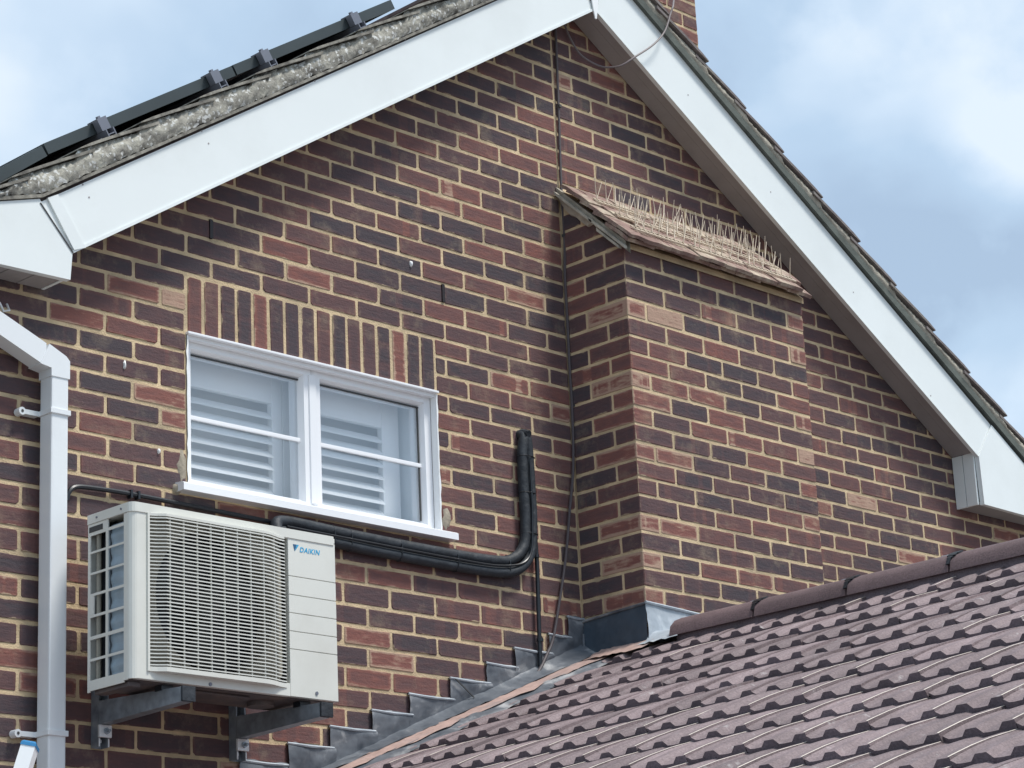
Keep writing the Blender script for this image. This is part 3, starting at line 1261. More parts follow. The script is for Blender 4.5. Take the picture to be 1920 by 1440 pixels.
def mitred_frame(mbb, x0, x1, z0, z1, w_, yf, yb, bead=.012, yin=.055):
    """four mitred members: front face then a sloping bead back to the glass"""
    o4 = [(x0, z0), (x1, z0), (x1, z1), (x0, z1)]
    i4 = [(x0 + w_, z0 + w_), (x1 - w_, z0 + w_), (x1 - w_, z1 - w_), (x0 + w_, z1 - w_)]
    j4 = [(x0 + w_ + bead, z0 + w_ + bead), (x1 - w_ - bead, z0 + w_ + bead), (x1 - w_ - bead, z1 - w_ - bead), (x0 + w_ + bead, z1 - w_ - bead)]
    vs = [(x, yb, z) for x, z in o4] + [(x, yf + .004, z) for x, z in o4]
    e4 = [(x0 + .006, z0 + .006), (x1 - .006, z0 + .006), (x1 - .006, z1 - .006), (x0 + .006, z1 - .006)]
    vs += [(x, yf, z) for x, z in e4] + [(x, yf, z) for x, z in i4] + [(x, yin, z) for x, z in j4] + [(x, yb, z) for x, z in j4]
    fs = []
    for lv in range(5):
        for i in range(4):
            k = (i + 1) % 4
            fs.append((lv * 4 + i, lv * 4 + k, lv * 4 + 4 + k, lv * 4 + 4 + i))
    mbb.add(vs, fs)


mb = MB()
MUL0, MUL1 = -1.353, -1.298
W_ = .040
mitred_frame(mb, fx0, (MUL0 + MUL1) / 2, fz0, fz1, W_ - .002, YF, .10)
mitred_frame(mb, (MUL0 + MUL1) / 2, fx1, fz0, fz1, W_ - .002, YF, .10)
fr_o = mb.build('frame', M['upvc_clean'], win)
mb = MB()
mx0 = (MUL0 + MUL1) / 2
mb.box(mx0 - .016, mx0 + .016, YF - .006, YF + .003, fz0 + .035, fz1 - .035, bev=.0025)
mb.build('mullion', M['upvc_clean'], win)
panes = []
for a, b_ in ((fx0 + W_ + .004, mx0 - W_ + .006), (mx0 + W_ - .006, fx1 - W_ - .004)):
    mb = MB()
    mb.box(a, b_, .054, .058, fz0 + W_ + .004, fz1 - W_ - .004)
    p_ = mb.build('glass_pane', M['glass'], win)
    mb = MB()
    z_ = -1.311
    mb.box(a, b_, .045, .0535, z_ - .008, z_ + .008, bev=.003)
    mb.build('glazing_bar', M['upvc_clean'], win)
    # black gasket round the pane
    mb = MB()
    g0, g1, g2, g3 = a, b_, fz0 + W_ + .005, fz1 - W_ - .005
    for q in ((g0 + .0045, g1 - .0045, g3 - .012, g3 - .007), (g1 - .0125, g1 - .0075, g2 + .01, g3 - .012)):
        mb.box(q[0], q[1], .0485, .0535, q[2], q[3])
    mb.build('gasket', M['seam'], win)
mb = MB()
mb.prism([(-.048, -1.602), (-.048, -1.578), (-.040, -1.573), (.035, -1.566), (.035, -1.602)], 'x', -1.965, -.695)
mb.build('sill', M['upvc_clean'], win)
mb = MB()
mb.box(OX0 - .003, OX1 + .002, -.014, .028, OZ1 - .006, OZ1 + .003, bev=.002)
mb.box(OX0 + .004, OX1 - .004, .004, .0295, OZ1 - .018, OZ1 - .0065)
mb.build('head_drip', M['upvc_clean'], win)
# white reveal lining on the right and left
mb = MB()
for x, s in ((OX1 - .0005, 1), (OX0 + .0005, -1)):
    pts = []
    nn = 18
    for i in range(nn + 1):
        z = OZ0 + (OZ1 - .008 - OZ0) * i / nn
        e_ = random.uniform(.000, .006)
        pts.append((x - s * .0045, .0295, z))
        pts.append((x + s * e_, -.0035, z))
        pts.append((x - s * .0045, -.0035, z))
    fs = []
    for i in range(nn):
        b0 = 3 * i
        fs += [(b0, b0 + 2, b0 + 5, b0 + 3), (b0 + 2, b0 + 1, b0 + 4, b0 + 5)]
    mb.add(pts, fs)
mb.build('reveal_bead', M['drip'], win)
# shutters: left panel and right panel, each stiles + louvres
room = MB()
rx0, rx1, rz0, rz1 = OX0 + .02, OX1 - .02, OZ0 + .01, OZ1 - .01
ry = .30
rx1 = -1.085
room.add([(rx0 - .25, .101, rz0 - .05), (rx1 + .32, .101, rz0 - .05), (rx1 + .32, .101, rz1 + .25), (rx0 - .25, .101, rz1 + .25),
          (rx0 - .25, ry, rz0 - .05), (rx1 + .32, ry, rz0 - .05), (rx1 + .32, ry, rz1 + .25), (rx0 - .25, ry, rz1 + .25)],
         [(4, 5, 6, 7), (0, 1, 5, 4), (1, 2, 6, 5), (2, 3, 7, 6), (3, 0, 4, 7)])
room.build('inner_reveal', M['room'], win)


def shutter(x0, x1, z0, z1, y, stl, str_, toprail, hl):
    mb = MB()
    mb.box(x0, x0 + stl, y - .013, y + .013, z0, z1, bev=.002)
    mb.box(x1 - str_, x1, y - .013, y + .013, z0, z1, bev=.002)
    mb.box(x0 + stl, x1 - str_, y - .012, y + .012, z1 - toprail, z1, bev=.002)
    mb.box(x0 + stl, x1 - str_, y - .012, y + .012, z0, z0 + .05, bev=.002)
    so = mb.build('shutter_panel', M['shutter'], win)
    z = z0 + .062
    while z < z1 - toprail - .02:
        mb = MB()
        a = math.radians(40)
        prof = []
        for q in range(8):
            t_ = 2 * math.pi * q / 8
            u_, v_ = .033 * math.cos(t_), .0050 * math.sin(t_)
            prof.append((y + u_ * math.cos(a) - v_ * math.sin(a), z + u_ * math.sin(a) * -1 * -1 + v_ * math.cos(a)))
        mb.prism(prof, 'x', x0 + stl + .002, x1 - str_ - .002)
        mb.build('louvre', M['shutter'], so)
        z += hl


shutter(-1.98, -1.366, -1.545, -.92, .165, .05, .046, .235, .047)
shutter(-1.362, -.795, -1.545, -.92, .165, .044, .085, .235, .047)

# ------------------------------------------------------------------ main roof: boards, soffits, verges
roof = thing('gable_roof', 'pitched roof over the gable with white bargeboards and mossy verge tiles', 'roof', (XC, -.14, zlow(XC)))
YB0, YB1 = -.140, -.122
EL, ER = -3.30, 3.55


def zl(x):
    return .683 + .64 * x


def zr(x):
    return .840 - .6134 * x


# bargeboards with thin return lip at the bottom
mb = MB()
mb.prism([(-2.487, zl(-2.487)), (XC, zl(XC)), (XC, zl(XC) + .235), (-2.616, zl(-2.616) + .228)], 'y', YB0, YB1)
mb.prism([(-2.487, zl(-2.487) - .002), (XC, zl(XC) - .002), (XC, zl(XC) + .010), (-2.487, zl(-2.487) + .010)], 'y', YB0 - .004, YB0 - .0005)
bl = mb.build('bargeboard', M['upvc'], roof)
mb = MB()
mb.prism([(XC, zr(XC)), (2.612, zr(2.612)), (2.745, zr(2.745) + .258), (XC, zr(XC) + .275)], 'y', YB0, YB1)
mb.prism([(XC, zr(XC) - .002), (2.612, zr(2.612) - .002), (2.612, zr(2.612) + .010), (XC, zr(XC) + .010)], 'y', YB0 - .004, YB0 - .0005)
br = mb.build('bargeboard', M['upvc'], roof)
# box ends
mb = MB()
mb.prism([(-2.4885, zl(-2.487)), (-2.6185, zl(-2.616) + .2385), (-2.80, zl(-2.616) + .2385 - .055), (EL, -.955), (EL, -1.020), (-2.496, -1.004)], 'y', YB0 - .006, YB1)
mb.build('eaves_box_end', M['upvc'], roof)
mb = MB()
mb.prism([(2.613, zr(2.612)), (2.746, zr(2.745) + .255), (3.34, zr(3.34) + .25), (3.34, -1.006), (2.618, -.994)], 'y', YB0 - .006, YB1)
mb.build('eaves_box_end', M['upvc'], roof)
# cover strip over the mitre joints
for (xa, za, xb, zb) in ((-2.560, zl(-2.57) + .226, -2.455, zl(-2.455) + .012),):
    mb = MB()
    mb.prism([(xa - .028, za - .006), (xa + .012, za + .016), (xb + .018, zb - .004), (xb - .028, zb - .022)], 'y', YB0 - .0075, YB0 - .0005)
    mb.build('joint_cover', M['upvc'], roof)
mb = MB()
mb.prism([(-2.6178, zl(-2.616) + .224), (-2.6142, zl(-2.616) + .226), (-2.4852, zl(-2.487) + .000), (-2.4888, zl(-2.487) - .002)], 'y', YB0 - .0088, YB0 - .0005)
mb.build('joint_line', M['seam'], roof)
# apex finial
mb = MB()
ax = XC - .004
mb.prism([(ax - .022, zlow(XC) + .20), (ax + .022, zlow(XC) + .20), (ax + .020, zlow(XC) + .03), (ax + .004, zlow(XC) - .045), (ax - .004, zlow(XC) - .045), (ax - .018, zlow(XC) + .03)], 'y', YB0 - .010, YB0 - .0045)
mb.build('apex_cover', M['drip'], roof)
mb = MB()
for sg in (-1, 1):
    mb.prism([(ax + sg * .0235, zlow(XC) + .21), (ax + sg * .0275, zlow(XC) + .21), (ax + sg * .0255, zlow(XC) + .03), (ax + sg * .0215, zlow(XC) + .03)], 'y', YB0 - .0055, YB0 - .0045)
mb.build('joint_line', M['seam'], roof)
# fixing pins on the boards
for (u_, v_) in ((155, 346), (167, 370), (378, 246), (391, 269), (590, 152), (760, 74), (1290, 178), (1445, 360), (1600, 548), (1745, 742)):
    P_ = on_y(u_, v_, YB0)
    b_ = MB()
    b_.tube([(P_.x, YB0 + .001, P_.z), (P_.x, YB0 - .0012, P_.z)], .0032, seg=8)
    b_.build('fixing_pin', M['soffit'], roof)
# soffits between board and wall (boards slope with the roof), each of two planks
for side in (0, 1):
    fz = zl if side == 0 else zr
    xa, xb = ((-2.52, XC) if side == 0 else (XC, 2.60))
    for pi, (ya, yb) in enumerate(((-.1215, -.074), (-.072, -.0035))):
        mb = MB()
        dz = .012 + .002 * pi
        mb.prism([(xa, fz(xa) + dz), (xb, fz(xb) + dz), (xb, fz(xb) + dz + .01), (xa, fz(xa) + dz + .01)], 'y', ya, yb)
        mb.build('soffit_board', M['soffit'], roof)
# box: inner cheeks and undersides
mb = MB()
mb.prism([(2.600, zr(2.6) + .012), (2.600, -.992), (2.612, -.992), (2.612, zr(2.6) + .012)], 'y', -.121, -.064)
mb.prism([(2.600, zr(2.6) + .012), (2.600, -.992), (2.612, -.992), (2.612, zr(2.6) + .012)], 'y', -.060, -.0035)
mb.build('eaves_box_cheek', M['upvc'], roof)
mb = MB()
mb.prism([(-2.50, zl(-2.5) + .010), (-2.50, -1.000), (-2.512, -1.000), (-2.512, zl(-2.5) + .010)], 'y', -.121, -.0035)
mb.build('eaves_box_cheek', M['upvc'], roof)
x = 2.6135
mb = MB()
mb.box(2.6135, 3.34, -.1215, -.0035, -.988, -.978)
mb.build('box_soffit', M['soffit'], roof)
x = -2.515
i = 0
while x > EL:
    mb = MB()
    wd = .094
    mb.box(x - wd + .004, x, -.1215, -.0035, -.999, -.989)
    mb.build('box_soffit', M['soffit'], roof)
    x -= wd
mb = MB()
mb.box(EL, -2.52, -.1215, -.0035, -.984, -.980)
mb.build('box_soffit_backing', M['seam'], roof)

# roof slabs behind the verge
mb = MB()
RL, RR = .318, .345
mb.prism([(EL, zl(EL) + RL - .03), (XC, zl(XC) + RL - .03), (XC, zl(XC) + .21), (EL, zl(EL) + .21)], 'y', -.120, 7.0)
mb.prism([(XC, zr(XC) + RR - .03), (ER, zr(ER) + RR - .03), (ER, zr(ER) + .21), (XC, zr(XC) + .21)], 'y', -.120, 7.0)
mb.build('roof_deck', M['roof_brown'], roof)
# undercloak
mb = MB()
mb.prism([(-2.61, zl(-2.61) + .240), (XC, zl(XC) + .240), (XC, zl(XC) + .252), (-2.61, zl(-2.61) + .252)], 'y', -.153, -.1205)
mb.prism([(-2.83, zl(-2.61) + .240 - .066), (-2.6105, zl(-2.61) + .240), (-2.6105, zl(-2.61) + .252), (-2.83, zl(-2.61) + .252 - .066)], 'y', -.153, -.1205)
mb.build('undercloak', M['tile_edge'], roof)
mb = MB()
mb.prism([(XC, zr(XC) + .272), (ER, zr(ER) + .272), (ER, zr(ER) + .310), (XC, zr(XC) + .310)], 'y', -.158, -.1205)
mb.build('undercloak', M['underc'], roof)


LAPS_R = [.33, .572, .814, 1.06, 1.30, 1.552, 1.803, 2.057, 2.325, 2.582, 2.85, 3.12, 3.38]
LAPS_L = [-3.235, -2.99, -2.737, -2.472, -2.227, -1.975, -1.730, -1.473, -1.226, -.971, -.72, -.47, -.22, .01]


def verge_bed(fz, x0, x1, lo, hi, y0, name, mat, seed, amp=.006, saw=False, side=0):
    """rough mortar packing under the verge tiles"""
    r = random.Random(seed)
    n = int((x1 - x0) / .012)
    m_ = 6
    vs, fs = [], []
    for i in range(n + 1):
        x_ = x0 + (x1 - x0) * i / n
        for j in range(m_ + 1):
            q = j / m_
            lo_, hi_ = lo, hi
            if saw:
                below = max([l for l in LAPS_L if l <= x_] or [LAPS_L[0]])
                hi_ = hi + .030 * max(0, 1 - (x_ - below) / .25)
                if side == 1:
                    nxt = min([l for l in LAPS_R if l >= x_] or [LAPS_R[-1]])
                    hi_ = hi + .040 * max(0, 1 - (nxt - x_) / .25)
                elif x_ < -2.61:
                    lo_ = min(lo + .34 * (-2.61 - x_), hi - .02)
            z_ = fz(x_) + lo_ + (hi_ - lo_) * q + (r.uniform(-.004, .004) if j in (0,) else 0)
            yy = y0 - .010 * math.sin(math.pi * min(1, q * 1.1)) + r.uniform(-amp, amp)
            vs.append((x_, yy, z_))
        vs.append((x_, y0 + .05, fz(x_) + hi))
    W = m_ + 2
    for i in range(n):
        for j in range(W - 1):
            a = i * W + j
            fs.append((a, a + W, a + W + 1, a + 1))
    me = mesh_from(name, vs, fs, mat, True)
    return obj(name, me, roof)


verge_bed(zl, EL, XC - .02, .2535, .324, -.150, 'verge_mortar', M['lichen'], 11, saw=True)
verge_bed(zr, XC + .02, ER, .3105, .336, -.150, 'verge_mortar', M['verge_grey'], 12, .003, saw=True, side=1)


def verge_tile(xs, fz, side, off, lift, th, gl_, wd=.55):
    """one verge tile, butt at xs; runs up-slope; tail sits proud of the one below"""
    sgn = 1 if side == 0 else -1      # up-slope direction in x
    slope = .64 if side == 0 else -.6134
    n = 7
    pts_t, pts_b = [], []
    for i in range(n + 1):
        q = i / n
        x_ = xs + sgn * gl_ * 1.28 * q
        base = fz(x_) + off
        h = lift * (1 - q) ** 1.15 + (.004 * math.sin(math.pi * q))
        tk = th * (1.0 if q > .08 else .62)
        pts_t.append((x_, base + h + tk))
        pts_b.append((x_, base + h + (.003 if q < .08 else 0)))
    poly = pts_t + pts_b[::-1]
    b_ = MB()
    y0 = -.168 + random.uniform(-.006, .006)
    b_.prism(poly, 'y', y0, y0 + wd)
    return b_


GL = .2505
x = -2.737
LAPS_L = [-3.235, -2.99, -2.737, -2.472, -2.227, -1.975, -1.730, -1.473, -1.226, -.971, -.72, -.47, -.22, .01]
for xs in LAPS_L:
    verge_tile(xs, zl, 0, .322, .030, .011, .252).build('verge_tile', M['tile_edge'], roof)
for xs in LAPS_R:
    verge_tile(xs, zr, 1, .336, .036, .014, .25).build('verge_tile', M['verge_tile_grey'], roof)
# main field of the left slope (courses as stepped sheets behind the verge tiles)
b_ = MB()
for fz, laps, sg, off, lift in ((zl, LAPS_L, 1, .322, .030), (zr, LAPS_R, -1, .345, .027)):
    for xs in laps:
        q = xs + sg * .27
        b_.prism([(xs, fz(xs) + off + lift), (xs, fz(xs) + off + lift + .014), (q, fz(q) + off + .016), (q, fz(q) + off)], 'y', .40, 6.9)
b_.build('tile_courses', M['roof_brown'], roof)
b_ = MB()
b_.tube([(XC, -.15, zlow(XC) + .275), (XC, 3, zlow(XC) + .275), (XC, 6.9, zlow(XC) + .275)], .10, seg=14)
b_.build('ridge_capping', M['roof_brown'], roof, smooth=True)

# chimney stack beyond the ridge
cx1 = on_y(1307, 30, .8).x
stack = thing('chimney_stack', 'square red brown brick chimney stack rising behind the right roof slope', 'chimney', (cx1 - .4, .8, .2))
items = []
SW, SY = .79, .80
for i in range(38):
    zc = .30 + i * .0755
    if zc > 2.9:
        break
    seq = [0, .225, .45, .675, .7875] if i % 2 else [0, .1125, .3375, .5625, .7875]
    for a, b_ in zip(seq[:-1], seq[1:]):
        c = Vector((cx1 - .7875 + (a + b_) / 2, SY + random.gauss(0, .002), zc))
        items.append(dict(c=c, L=b_ - a - .0084, H=.064, face='front', tone=random.choice([.25, .4, .45, .55, .6, .75]), area=1 if proj(c)[1] > -20 else .01, uv=proj(c)))
        c2 = Vector((cx1 - .7875, SY + (a + b_) / 2, zc))
        items.append(dict(c=c2, L=b_ - a - .0084, H=.064, face='side', tone=rnd_tone(), area=.001, uv=proj(c2)))
place_bricks(stack, items, 140)
mb = MB()
mb.box(cx1 - .7875 + .004, cx1 - .004, SY + .004, SY + .78, .2, 2.98)
mb.build('mortar_bed', M['mortar'], stack)

# ------------------------------------------------------------------ solar panels and rails on the left slope
def solar(x0, x1, o0, o1, label):
    """panel edge line through (x0, zl+o0)-(x1, zl+o1); frame 40 mm"""
    z0, z1 = zl(x0) + o0, zl(x1) + o1
    t_ = thing('solar_panel', label, 'solar panel', (x0, .2, z0 - .04), 'solar panels along the verge')
    d = Vector((x1 - x0, 0, z1 - z0))
    Ld = d.length
    d.normalize()
    nn = Vector((-d.z, 0, d.x))
    th, ya, yb = .040, .20, 1.85

    def bar(mbb, s0, s1, y0, y1, h0, h1):
        P = lambda s, y, h: Vector((x0, y, z0)) + d * s + nn * h
        vs = [P(s0, y0, h0), P(s1, y0, h0), P(s1, y1, h0), P(s0, y1, h0), P(s0, y0, h1), P(s1, y0, h1), P(s1, y1, h1), P(s0, y1, h1)]
        mbb.add(vs, [(0, 3, 2, 1), (4, 5, 6, 7), (0, 1, 5, 4), (1, 2, 6, 5), (2, 3, 7, 6), (3, 0, 4, 7)])
    mbb = MB()
    e0, e1 = .001, Ld - .001
    bar(mbb, e0, e1, ya, ya + .03, -th, 0)
    bar(mbb, e0, e1, yb - .03, yb, -th, 0)
    bar(mbb, e0, e0 + .03, ya + .03, yb - .03, -th, 0)
    bar(mbb, e1 - .03, e1, ya + .03, yb - .03, -th, 0)
    mbb.build('frame', M['panel_frame'], t_)
    mbb = MB()
    bar(mbb, e0 + .03, e1 - .03, ya + .03, yb - .03, -.010, -.003)
    mbb.build('glass', M['panel_glass'], t_)
    return t_


solar(-3.05, -2.376, .365, .4475, 'dark framed solar panel at the left edge, tilted slightly steeper than the next')
solar(-2.370, -1.538, .4525, .4515, 'dark framed solar panel between two others, middle of the row above the verge')
solar(-1.532, -.714, .4525, .452, 'dark framed solar panel nearest the roof ridge, its upper end against the sky')
wh = {0: 'lowest', 1: 'second from the bottom', 2: 'second from the top', 3: 'topmost'}
for i, xr_ in enumerate((-2.150, -1.645, -1.405, -.945)):
    z = zl(xr_)
    t_ = thing('mounting_rail', 'grey aluminium rail with end clamp under the solar panels, %s' % wh[i], 'mounting rail', (xr_, .16, z + .36), 'rails carrying the solar panels')
    d = Vector((1, 0, .64)).normalized()
    nn = Vector((-d.z, 0, d.x))
    # rail: U-channel open to the left, rail end visible from the gable side
    def boxr(mbb, s0, s1, y0, y1, h0, h1):
        P = lambda s, y, h: Vector((xr_, y, z + .452)) + d * s + nn * h
        vs = [P(s0, y0, h0), P(s1, y0, h0), P(s1, y1, h0), P(s0, y1, h0), P(s0, y0, h1), P(s1, y0, h1), P(s1, y1, h1), P(s0, y1, h1)]
        mbb.add(vs, [(0, 3, 2, 1), (4, 5, 6, 7), (0, 1, 5, 4), (1, 2, 6, 5), (2, 3, 7, 6), (3, 0, 4, 7)])
    mbb = MB()
    boxr(mbb, -.020, -.015, .150, 1.9, -.080, -.041)
    boxr(mbb, .015, .020, .150, 1.9, -.080, -.041)
    boxr(mbb, -.015, .015, .151, 1.9, -.062, -.058)
    boxr(mbb, -.026, .026, .149, 1.9, -.0845, -.0805)
    mbb.build('rail', M['alu'], t_)
    mbb = MB()
    boxr(mbb, -.022, .022, .165, .196, -.0405, .006)
    boxr(mbb, -.020, .020, .1962, .225, .001, .006)
    boxr(mbb, -.006, .006, .175, .187, .0062, .014)
    mbb.build('end_clamp', M['alu'], t_)
    mbb = MB()
    boxr(mbb, .020, .060, .16, .19, -.088, -.084)
    boxr(mbb, .055, .060, .16, .19, -.110, -.088)
    boxr(mbb, -.050, -.045, .16, .19, -.110, -.062)
    mbb.build('roof_hook', M['alu'], t_)

# ------------------------------------------------------------------ air conditioner
X0, X1, YFR, YBK, ZT, ZB = -2.440, -1.612, -.400, -.172, -1.790, -2.342
ac = thing('air_conditioner', 'ivory outdoor air conditioning unit with louvred fan grille hung below the window', 'air conditioner', ((X0 + X1) / 2, (YFR + YBK) / 2, ZB))
GX0, GX1, GZ0, GZ1 = -2.383, -1.826, -2.312, -1.817
mb = MB()
cr_ = .022
# front panel right part, with the horizontal grooves left as recessed gaps
gro = [-1.946, -2.008, -2.068, -2.128, -2.187]
zz = [GZ1 + .000] + gro + [ZB + .0]
mb.box(GX1 + .012, X1, YFR, YFR + .02, GZ1 + .004, ZT - .006, bev=.002)
edges = [GZ1 + .003] + gro + [ZB]
for a, b_ in zip(edges[:-1], edges[1:]):
    mb.box(GX1 + .012, X1, YFR, YFR + .02, b_ + .0012, a - .0012, bev=.0012)
mb.box(GX1 + .013, X1 - .001, YFR + .004, YFR + .022, ZB + .002, ZT - .008)
mb.box(X0 + .018, GX0 + .01, YFR, YFR + .02, ZB, ZT - .006, bev=.002)
mb.box(GX0 + .0084, GX1 + .0115, YFR, YFR + .02, GZ1 - .006, ZT - .006, bev=.002)
mb.box(GX0 + .0084, GX1 + .0115, YFR, YFR + .02, ZB, GZ0 + .012, bev=.002)
# rounded left front corner
arc = [(X0 + cr_ * (1 - math.cos(a)), YFR + cr_ * (1 - math.sin(a))) for a in [math.radians(t_) for t_ in (0, 20, 45, 70, 90)]]
arc_in = [(x + .006, y + .006) for x, y in arc][::-1]
mb.prism(arc + arc_in, 'z', ZB, ZT - .006)
mb.build('front_panel', M['ac'], ac)
# top lid with down-turned skirt
mb = MB()
arc = [(X0 - .003 + cr_ * (1 - math.cos(a)), YFR - .003 + cr_ * (1 - math.sin(a))) for a in [math.radians(t_) for t_ in (0, 20, 45, 70, 90)]]
poly = arc + [(X1 + .002 - .010, YFR - .003), (X1 + .002, YFR + .007), (X1 + .002, YBK), (X0 - .003, YBK)]
mb.prism(poly, 'z', ZT - .030, ZT)
mb.build('top_lid', M['ac'], ac)
# right side and back, base
mb = MB()
mb.box(X1 - .004, X1 - .0005, YFR + .021, YBK, ZB, ZT - .031)
mb.box(X0 + .004, X1 - .004, YBK - .002, YBK, ZB, ZT - .031)
mb.build('rear_casing', M['ac'], ac)
mb = MB()
mb.box(X0 + .006, X1 - .005, YFR + .022, YBK - .004, ZB - .003, ZB + .012)
mb.box(X0 + .012, X0 + .055, YFR + .03, YBK - .02, ZB - .020, ZB - .0035, bev=.004)
mb.box(X0 + .25, X0 + .50, YFR + .05, YBK - .05, ZB - .012, ZB - .0035, bev=.004)
mb.tube([(X0 + .60, -.28, ZB - .0035), (X0 + .60, -.28, ZB - .018)], .045, seg=18)
mb.build('base_pan', M['ac_under'], ac)
# left side panel with two columns of openings
SYd = YBK - YFR
yo = lambda f_: YBK - SYd * f_
cols = [(.055, .41), (.46, .82)]
rows_ = [(.105, .20), (.212, .325), (.338, .45), (.465, .575), (.590, .70), (.720, .83), (.845, .955)]
zo = lambda f_: ZT - .012 - (ZT - ZB - .012) * f_
mb = MB()
xs_, xe_ = X0, X0 + .004
mb.box(xs_, xe_, yo(.055), yo(0), ZB - .012, zo(.07))
mb.box(xs_, xe_, yo(.46), yo(.41), zo(.955), zo(.07))
mb.box(xs_, xe_, YFR + cr_, yo(.82), ZB - .002, ZT - .031)
mb.box(xs_, xe_, yo(.82), yo(.46), zo(.028), ZT - .031)
mb.box(xs_, xe_, yo(.46), yo(0), zo(.07), ZT - .031)
mb.box(xs_, xe_, yo(.82), yo(.055), ZB - .008, zo(.955))
for (f0, f1) in cols:
    for (r0, r1), (q0, q1) in zip(rows_[:-1], rows_[1:]):
        mb.box(xs_, xe_, yo(f1), yo(f0), zo(q0), zo(r1))
mb.box(xs_, xe_, yo(.82), yo(.46), zo(.105), zo(.088))
mb.box(xs_, xe_, yo(.41), yo(.055), zo(.105), zo(.07))
mb.box(xs_ - .0005, xe_, yo(.14), yo(.055), zo(.575), zo(.465))
mb.build('side_grille', M['ac'], ac)
mb = MB()
mb.box(xs_ - .0012, xs_ - .0002, yo(.34), yo(.03), zo(.085), zo(.052))
mb.build('handle_slot', M['seam'], ac)
M['fins'] = plain('blue_grey_coil_fins', (0.34, 0.43, 0.50), 0.5, metal=0.2, noise=0.15, nscale=18)
mb = MB()
n = 60
vs, fs = [], []
for i in range(n + 1):
    z = ZB + .02 + (ZT - .05 - ZB - .02) * i / n
    xx = X0 + .016 + .0025 * math.sin(i * 1.1)
    vs += [(xx, YFR + .030, z), (xx, yo(.44), z)]
for i in range(n):
    fs.append((2 * i, 2 * i + 1, 2 * i + 3, 2 * i + 2))
mb.add(vs, fs)
mb.build('coil', M['fins'], ac, fix=False)
mb = MB()
mb.box(X0 + .03, X0 + .034, yo(.45), YBK - .004, ZB + .015, ZT - .035)
mb.build('inner_shroud', M['ac_dark'], ac)
mb = MB()
mb.tube([(X0 + .018, yo(.37), ZB + .02), (X0 + .018, yo(.37), ZT - .09), (X0 + .02, yo(.34), ZT - .05)], .009, seg=8)
mb.build('coil_header_pipe', M['galv'], ac, smooth=True)
mb = MB()
mb.tube([(X0 + .016, yo(.16), ZB + .02), (X0 + .016, yo(.16), ZT - .06)], .008, seg=8)
mb.build('rear_pipe', M['ac_in'], ac, smooth=True)
# fan compartment
mb = MB()
cxf, czf, rf = (GX0 + GX1) / 2 + .01, (GZ0 + GZ1) / 2, .236
ns = 40
vs, fs = [], []
sq = []
for i in range(ns):
    a = 2 * math.pi * i / ns
    c_, s_ = math.cos(a), math.sin(a)
    k_ = min((GX1 - GX0) / 2 / max(1e-6, abs(c_)), (GZ1 - GZ0) / 2 / max(1e-6, abs(s_)))
    vs += [((GX0 + GX1) / 2 + c_ * k_, YFR + .024, czf + s_ * k_), (cxf + c_ * rf, YFR + .026, czf + s_ * rf), (cxf + c_ * rf, YFR + .10, czf + s_ * rf)]
for i in range(ns):
    k_ = (i + 1) % ns
    fs += [(3 * i, 3 * k_, 3 * k_ + 1, 3 * i + 1), (3 * i + 1, 3 * k_ + 1, 3 * k_ + 2, 3 * i + 2)]
mb.add(vs, fs)
mb.build('fan_shroud', M['ac_in'], ac, fix=False)
mb = MB()
mb.box(GX0, GX1, YFR + .13, YFR + .135, GZ0, GZ1)
mb.build('fan_cavity', M['ac_dark'], ac)
fan = MB()
fan.tube([(cxf, YFR + .05, czf), (cxf, YFR + .11, czf)], .05, seg=16)
for q in range(3):
    a0 = q * 2 * math.pi / 3
    vs = []
    for i in range(6):
        a = a0 + i * .22
        for r_, dy in ((.05, 0), (.20, .01)):
            vs.append((cxf + r_ * math.cos(a), YFR + .05 + i * .010 + dy, czf + r_ * math.sin(a)))
    fan.add(vs, [(2 * i, 2 * i + 1, 2 * i + 3, 2 * i + 2) for i in range(5)])
fan.build('fan', M['seam'], ac, fix=False)
# grille: slats (sub-parts) + vertical ribs
def gy(x):
    """how far the grille bulges forward at x"""
    a = max(0, min(1, (x - GX0 - .01) / .05))
    c_ = max(0, min(1, (GX1 - .004 - x) / .10))
    s_ = lambda t: t * t * (3 - 2 * t)
    return YFR - .002 - .026 * s_(a) * s_(c_)


gxs = [GX0 + .006 + (GX1 - GX0 - .010) * i / 22 for i in range(23)]
fr = MB()
for (za, zb) in ((GZ1 - .010, GZ1 - .002), (GZ0 - .004, GZ0 + .010)):
    vs = []
    for x in gxs:
        y = gy(x)
        vs += [(x, y, za), (x, y, zb), (x, YFR + .002, zb), (x, YFR + .002, za)]
    n = len(gxs)
    fs = []
    for i in range(n - 1):
        for j in range(4):
            fs.append((4 * i + j, 4 * i + (j + 1) % 4, 4 * i + 4 + (j + 1) % 4, 4 * i + 4 + j))
    fs += [(0, 1, 2, 3), tuple(4 * (n - 1) + j for j in (3, 2, 1, 0))]
    fr.add(vs, fs)
fr.box(GX0, GX0 + .0075, YFR - .006, YFR + .002, GZ0 - .004, GZ1 - .002)
grille = fr.build('grille', M['ac'], ac)
ribs = MB()
for i in range(1, 10):
    x = GX0 + (GX1 - GX0) * (i * .096 + .035)
    y = gy(x)
    ribs.box(x - .0016, x + .0016, y + .004, y + .010, GZ0 + .010, GZ1 - .010)
ribs.build('grille_rib', M['ac'], grille)
vs, fs = [], []
n = len(gxs)
for x in gxs:
    y = gy(x)
    vs += [(x, y, -.0020), (x, y, .0018), (x, y + .010, .0026), (x, y + .010, .0004)]
for i in range(n - 1):
    for j in range(4):
        fs.append((4 * i + j, 4 * i + 4 + j, 4 * i + 4 + (j + 1) % 4, 4 * i + (j + 1) % 4))
